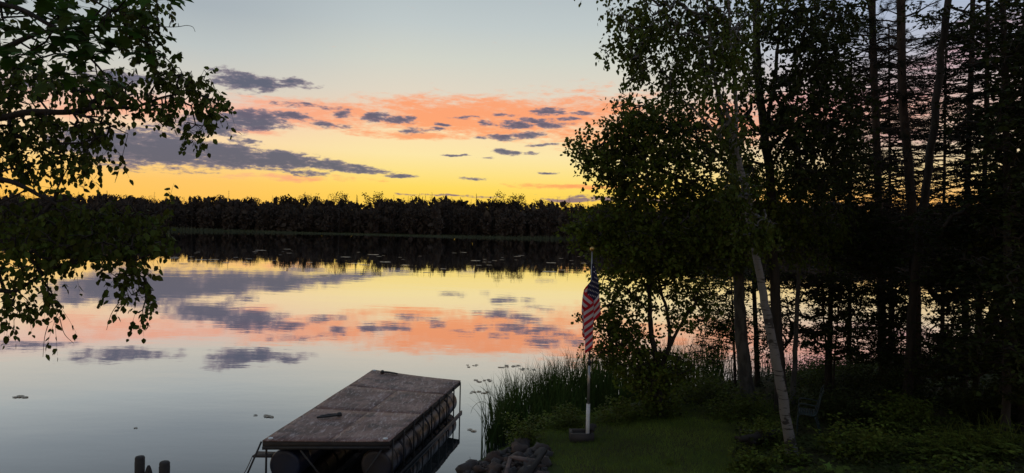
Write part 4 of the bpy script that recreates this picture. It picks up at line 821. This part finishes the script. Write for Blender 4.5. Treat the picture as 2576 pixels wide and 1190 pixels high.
# block at the pole foot and stones
bc = g(1464, 1112); bo = empty('timber_block', bc, 'low dark timber frame at the foot of the flagpole', 'planter')
MB().box([0,-.03,.07], [.42,.05,.17]).build('long_board', M['wood'], bo); MB().box([0,.27,.07],[.42,.05,.16]).build('long_board', M['wood'], bo); MB().box([-.186,.12,.072],[.045,.246,.155]).build('end_board', M['wood'], bo); MB().box([.186,.12,.072],[.045,.246,.155]).build('end_board', M['wood'], bo); MB().box([0,.12,.05],[.32,.24,.12]).build('soil_fill', M['soil'], bo)
def stone(c, r, m, label, group=None, sq=(1,1,.7)):
    u = np.linspace(0, np.pi, 8); v = np.linspace(0, 2*np.pi, 12, endpoint=False); ph = rng.uniform(0, 6, 6); V = []
    for a in u:
        for b_ in v:
            d_ = np.array([math.sin(a)*math.cos(b_), math.sin(a)*math.sin(b_), math.cos(a)]); k_ = 1+.24*math.sin(d_@[2,1,1.5]*1.6+ph[0])+.15*math.sin(d_@[1,-2,2]*2+ph[1])+.09*math.sin(d_@[3,2,-3]*2+ph[2]); V.append(d_*k_*r*np.array(sq))
    i = np.arange(7)[:, None]*12; j = np.arange(12)[None]; Q = np.stack([i+j, i+12+j, i+12+(j+1) % 12, i+(j+1) % 12], -1).reshape(-1, 4)
    o = MB().add(V, Q).build('stone', M[m], smooth=True); o.location = [float(x) for x in c]; o.rotation_euler.z = rng.uniform(0, 6); return tag(o, label, 'stone', group)
c = fb_ + [.07,.12,.10]; stone(c, .10, 'rock3', 'round grey stone leaning against the foot of the white flagpole tube')
cnt_s = 0
placed = []
for i in range(900):
    px = rng.uniform(1165, 1375); py = rng.uniform(1112, 1205)
    if py < 1190 - (px-1168)*.52 or (px > 1330 and py < 1135) : continue
    p = g(px, py)
    if p[2] < -.12: p[2] = -.05
    r_ = rng.uniform(.035, .11)*(1 if rng.uniform() < .7 else .6) if cnt_s > 10 else rng.uniform(.12, .19)
    if any(np.hypot(p[0]-q_[0], p[1]-q_[1]) < (r_+q_[2])*.72 for q_ in placed): continue
    placed.append((p[0], p[1], r_)); cnt_s += 1
    stone(p+[0,0,r_*.35], r_, ('rock','rock2','rock3')[rng.integers(0,3)], 'rounded field stone in the riprap heap at the water edge', 'riprap stones')
    if cnt_s > 150: break
print('stones', cnt_s)
# broken wooden step frame on the stones
fr0 = P(1278,1175,11.2); so = empty('step_frame', fr0, 'old wooden step frame lying tilted on the shore stones', 'steps')
def Q_(px, py, z): return Pz(px, py, z)
MB().beam(Q_(1286,1150,.86), Q_(1342,1160,.86), .13, .03).build('tread', M['red_plank'], so, fr0); MB().beam(Q_(1284,1153,.84), Q_(1270,1205,.80), .06, .06).build('stringer', M['red_plank'], so, fr0)
MB().beam(Q_(1322,1205,.84), Q_(1372,1130,1.02), .075, .05).build('side_rail', M['charred'], so, fr0); MB().beam(Q_(1336,1186,.84), Q_(1375,1196,.84), .14, .03).build('tread', M['red_plank'], so, fr0)
# wood pile by the birch
wp = g(1905, 1105); wo = empty('wood_pile', wp, 'heap of dark charred logs and a slab left of the birch foot', 'wood pile')
for (x0,y0_,x1,y1_,zz,r_) in [(1862,1104,1950,1096,.25,.055),(1880,1118,1955,1108,.10,.06),(1900,1092,1960,1086,.30,.04),(1850,1100,1900,1114,.2,.035)]:
    za = wp[2]+zz; a_, b_ = Q_(x0,y0_,za), Q_(x1,y1_,za); MB().tube([a_, (a_+b_)/2+[0,0,.01], b_], [r_*.8, r_, r_*.9], 8, wob=.1).build('log', M['charred'], wo, wp)
for z_ in (.0,): MB().box([.0,.1,.05],[.45,.3,.1]).build('slab', M['charred'], wo)
# garden chair seen side on
ch = g(2035, 1100); co = empty('garden_chair', ch, 'teal metal garden chair seen side on among the bushes behind the birch', 'chair', rz=R(-24)); co.scale = (.85,.85,.85)
for s in (0, .5):
    n_ = 'side_frame'; MB().tube(smooth_line([[-.22,s,.0],[-.20,s,.42],[.08,s,.44],[.16,s,.62],[.20,s,.86],[.25,s,.98]], 5), .014, 8).build(n_, M['teal'], co)
    MB().tube(smooth_line([[.10,s,.42],[.17,s,.2],[.22,s,0]], 4), .014, 8).build('rear_leg', M['teal'], co); MB().tube(smooth_line([[-.2,s,.42],[-.2,s,.64],[.02,s,.65],[.18,s,.63]], 4), .012, 8).build('armrest', M['teal'], co)
sm_ = MB()
for k_ in range(7): sm_.box([-.19+.045*k_,.25,.455],[.036,.5,.012])
sm_.build('seat', M['teal'], co); sm_ = MB()
for k_ in range(8): sm_.beam([.10+.02*k_, .0, .50+.06*k_], [.10+.02*k_, .5, .50+.06*k_], .012, .04)
sm_.build('backrest', M['teal'], co)
print('leaves', NLEAF)

scene.render.engine = 'CYCLES'
scene.cycles.max_bounces = 4; scene.cycles.diffuse_bounces = 2; scene.cycles.glossy_bounces = 3; scene.cycles.transmission_bounces = 2; scene.cycles.volume_bounces = 0
scene.view_settings.view_transform = 'Standard'; scene.view_settings.look = 'None'; scene.view_settings.exposure = 0; scene.view_settings.gamma = 1
scene.render.resolution_x = 1024; scene.render.resolution_y = 473
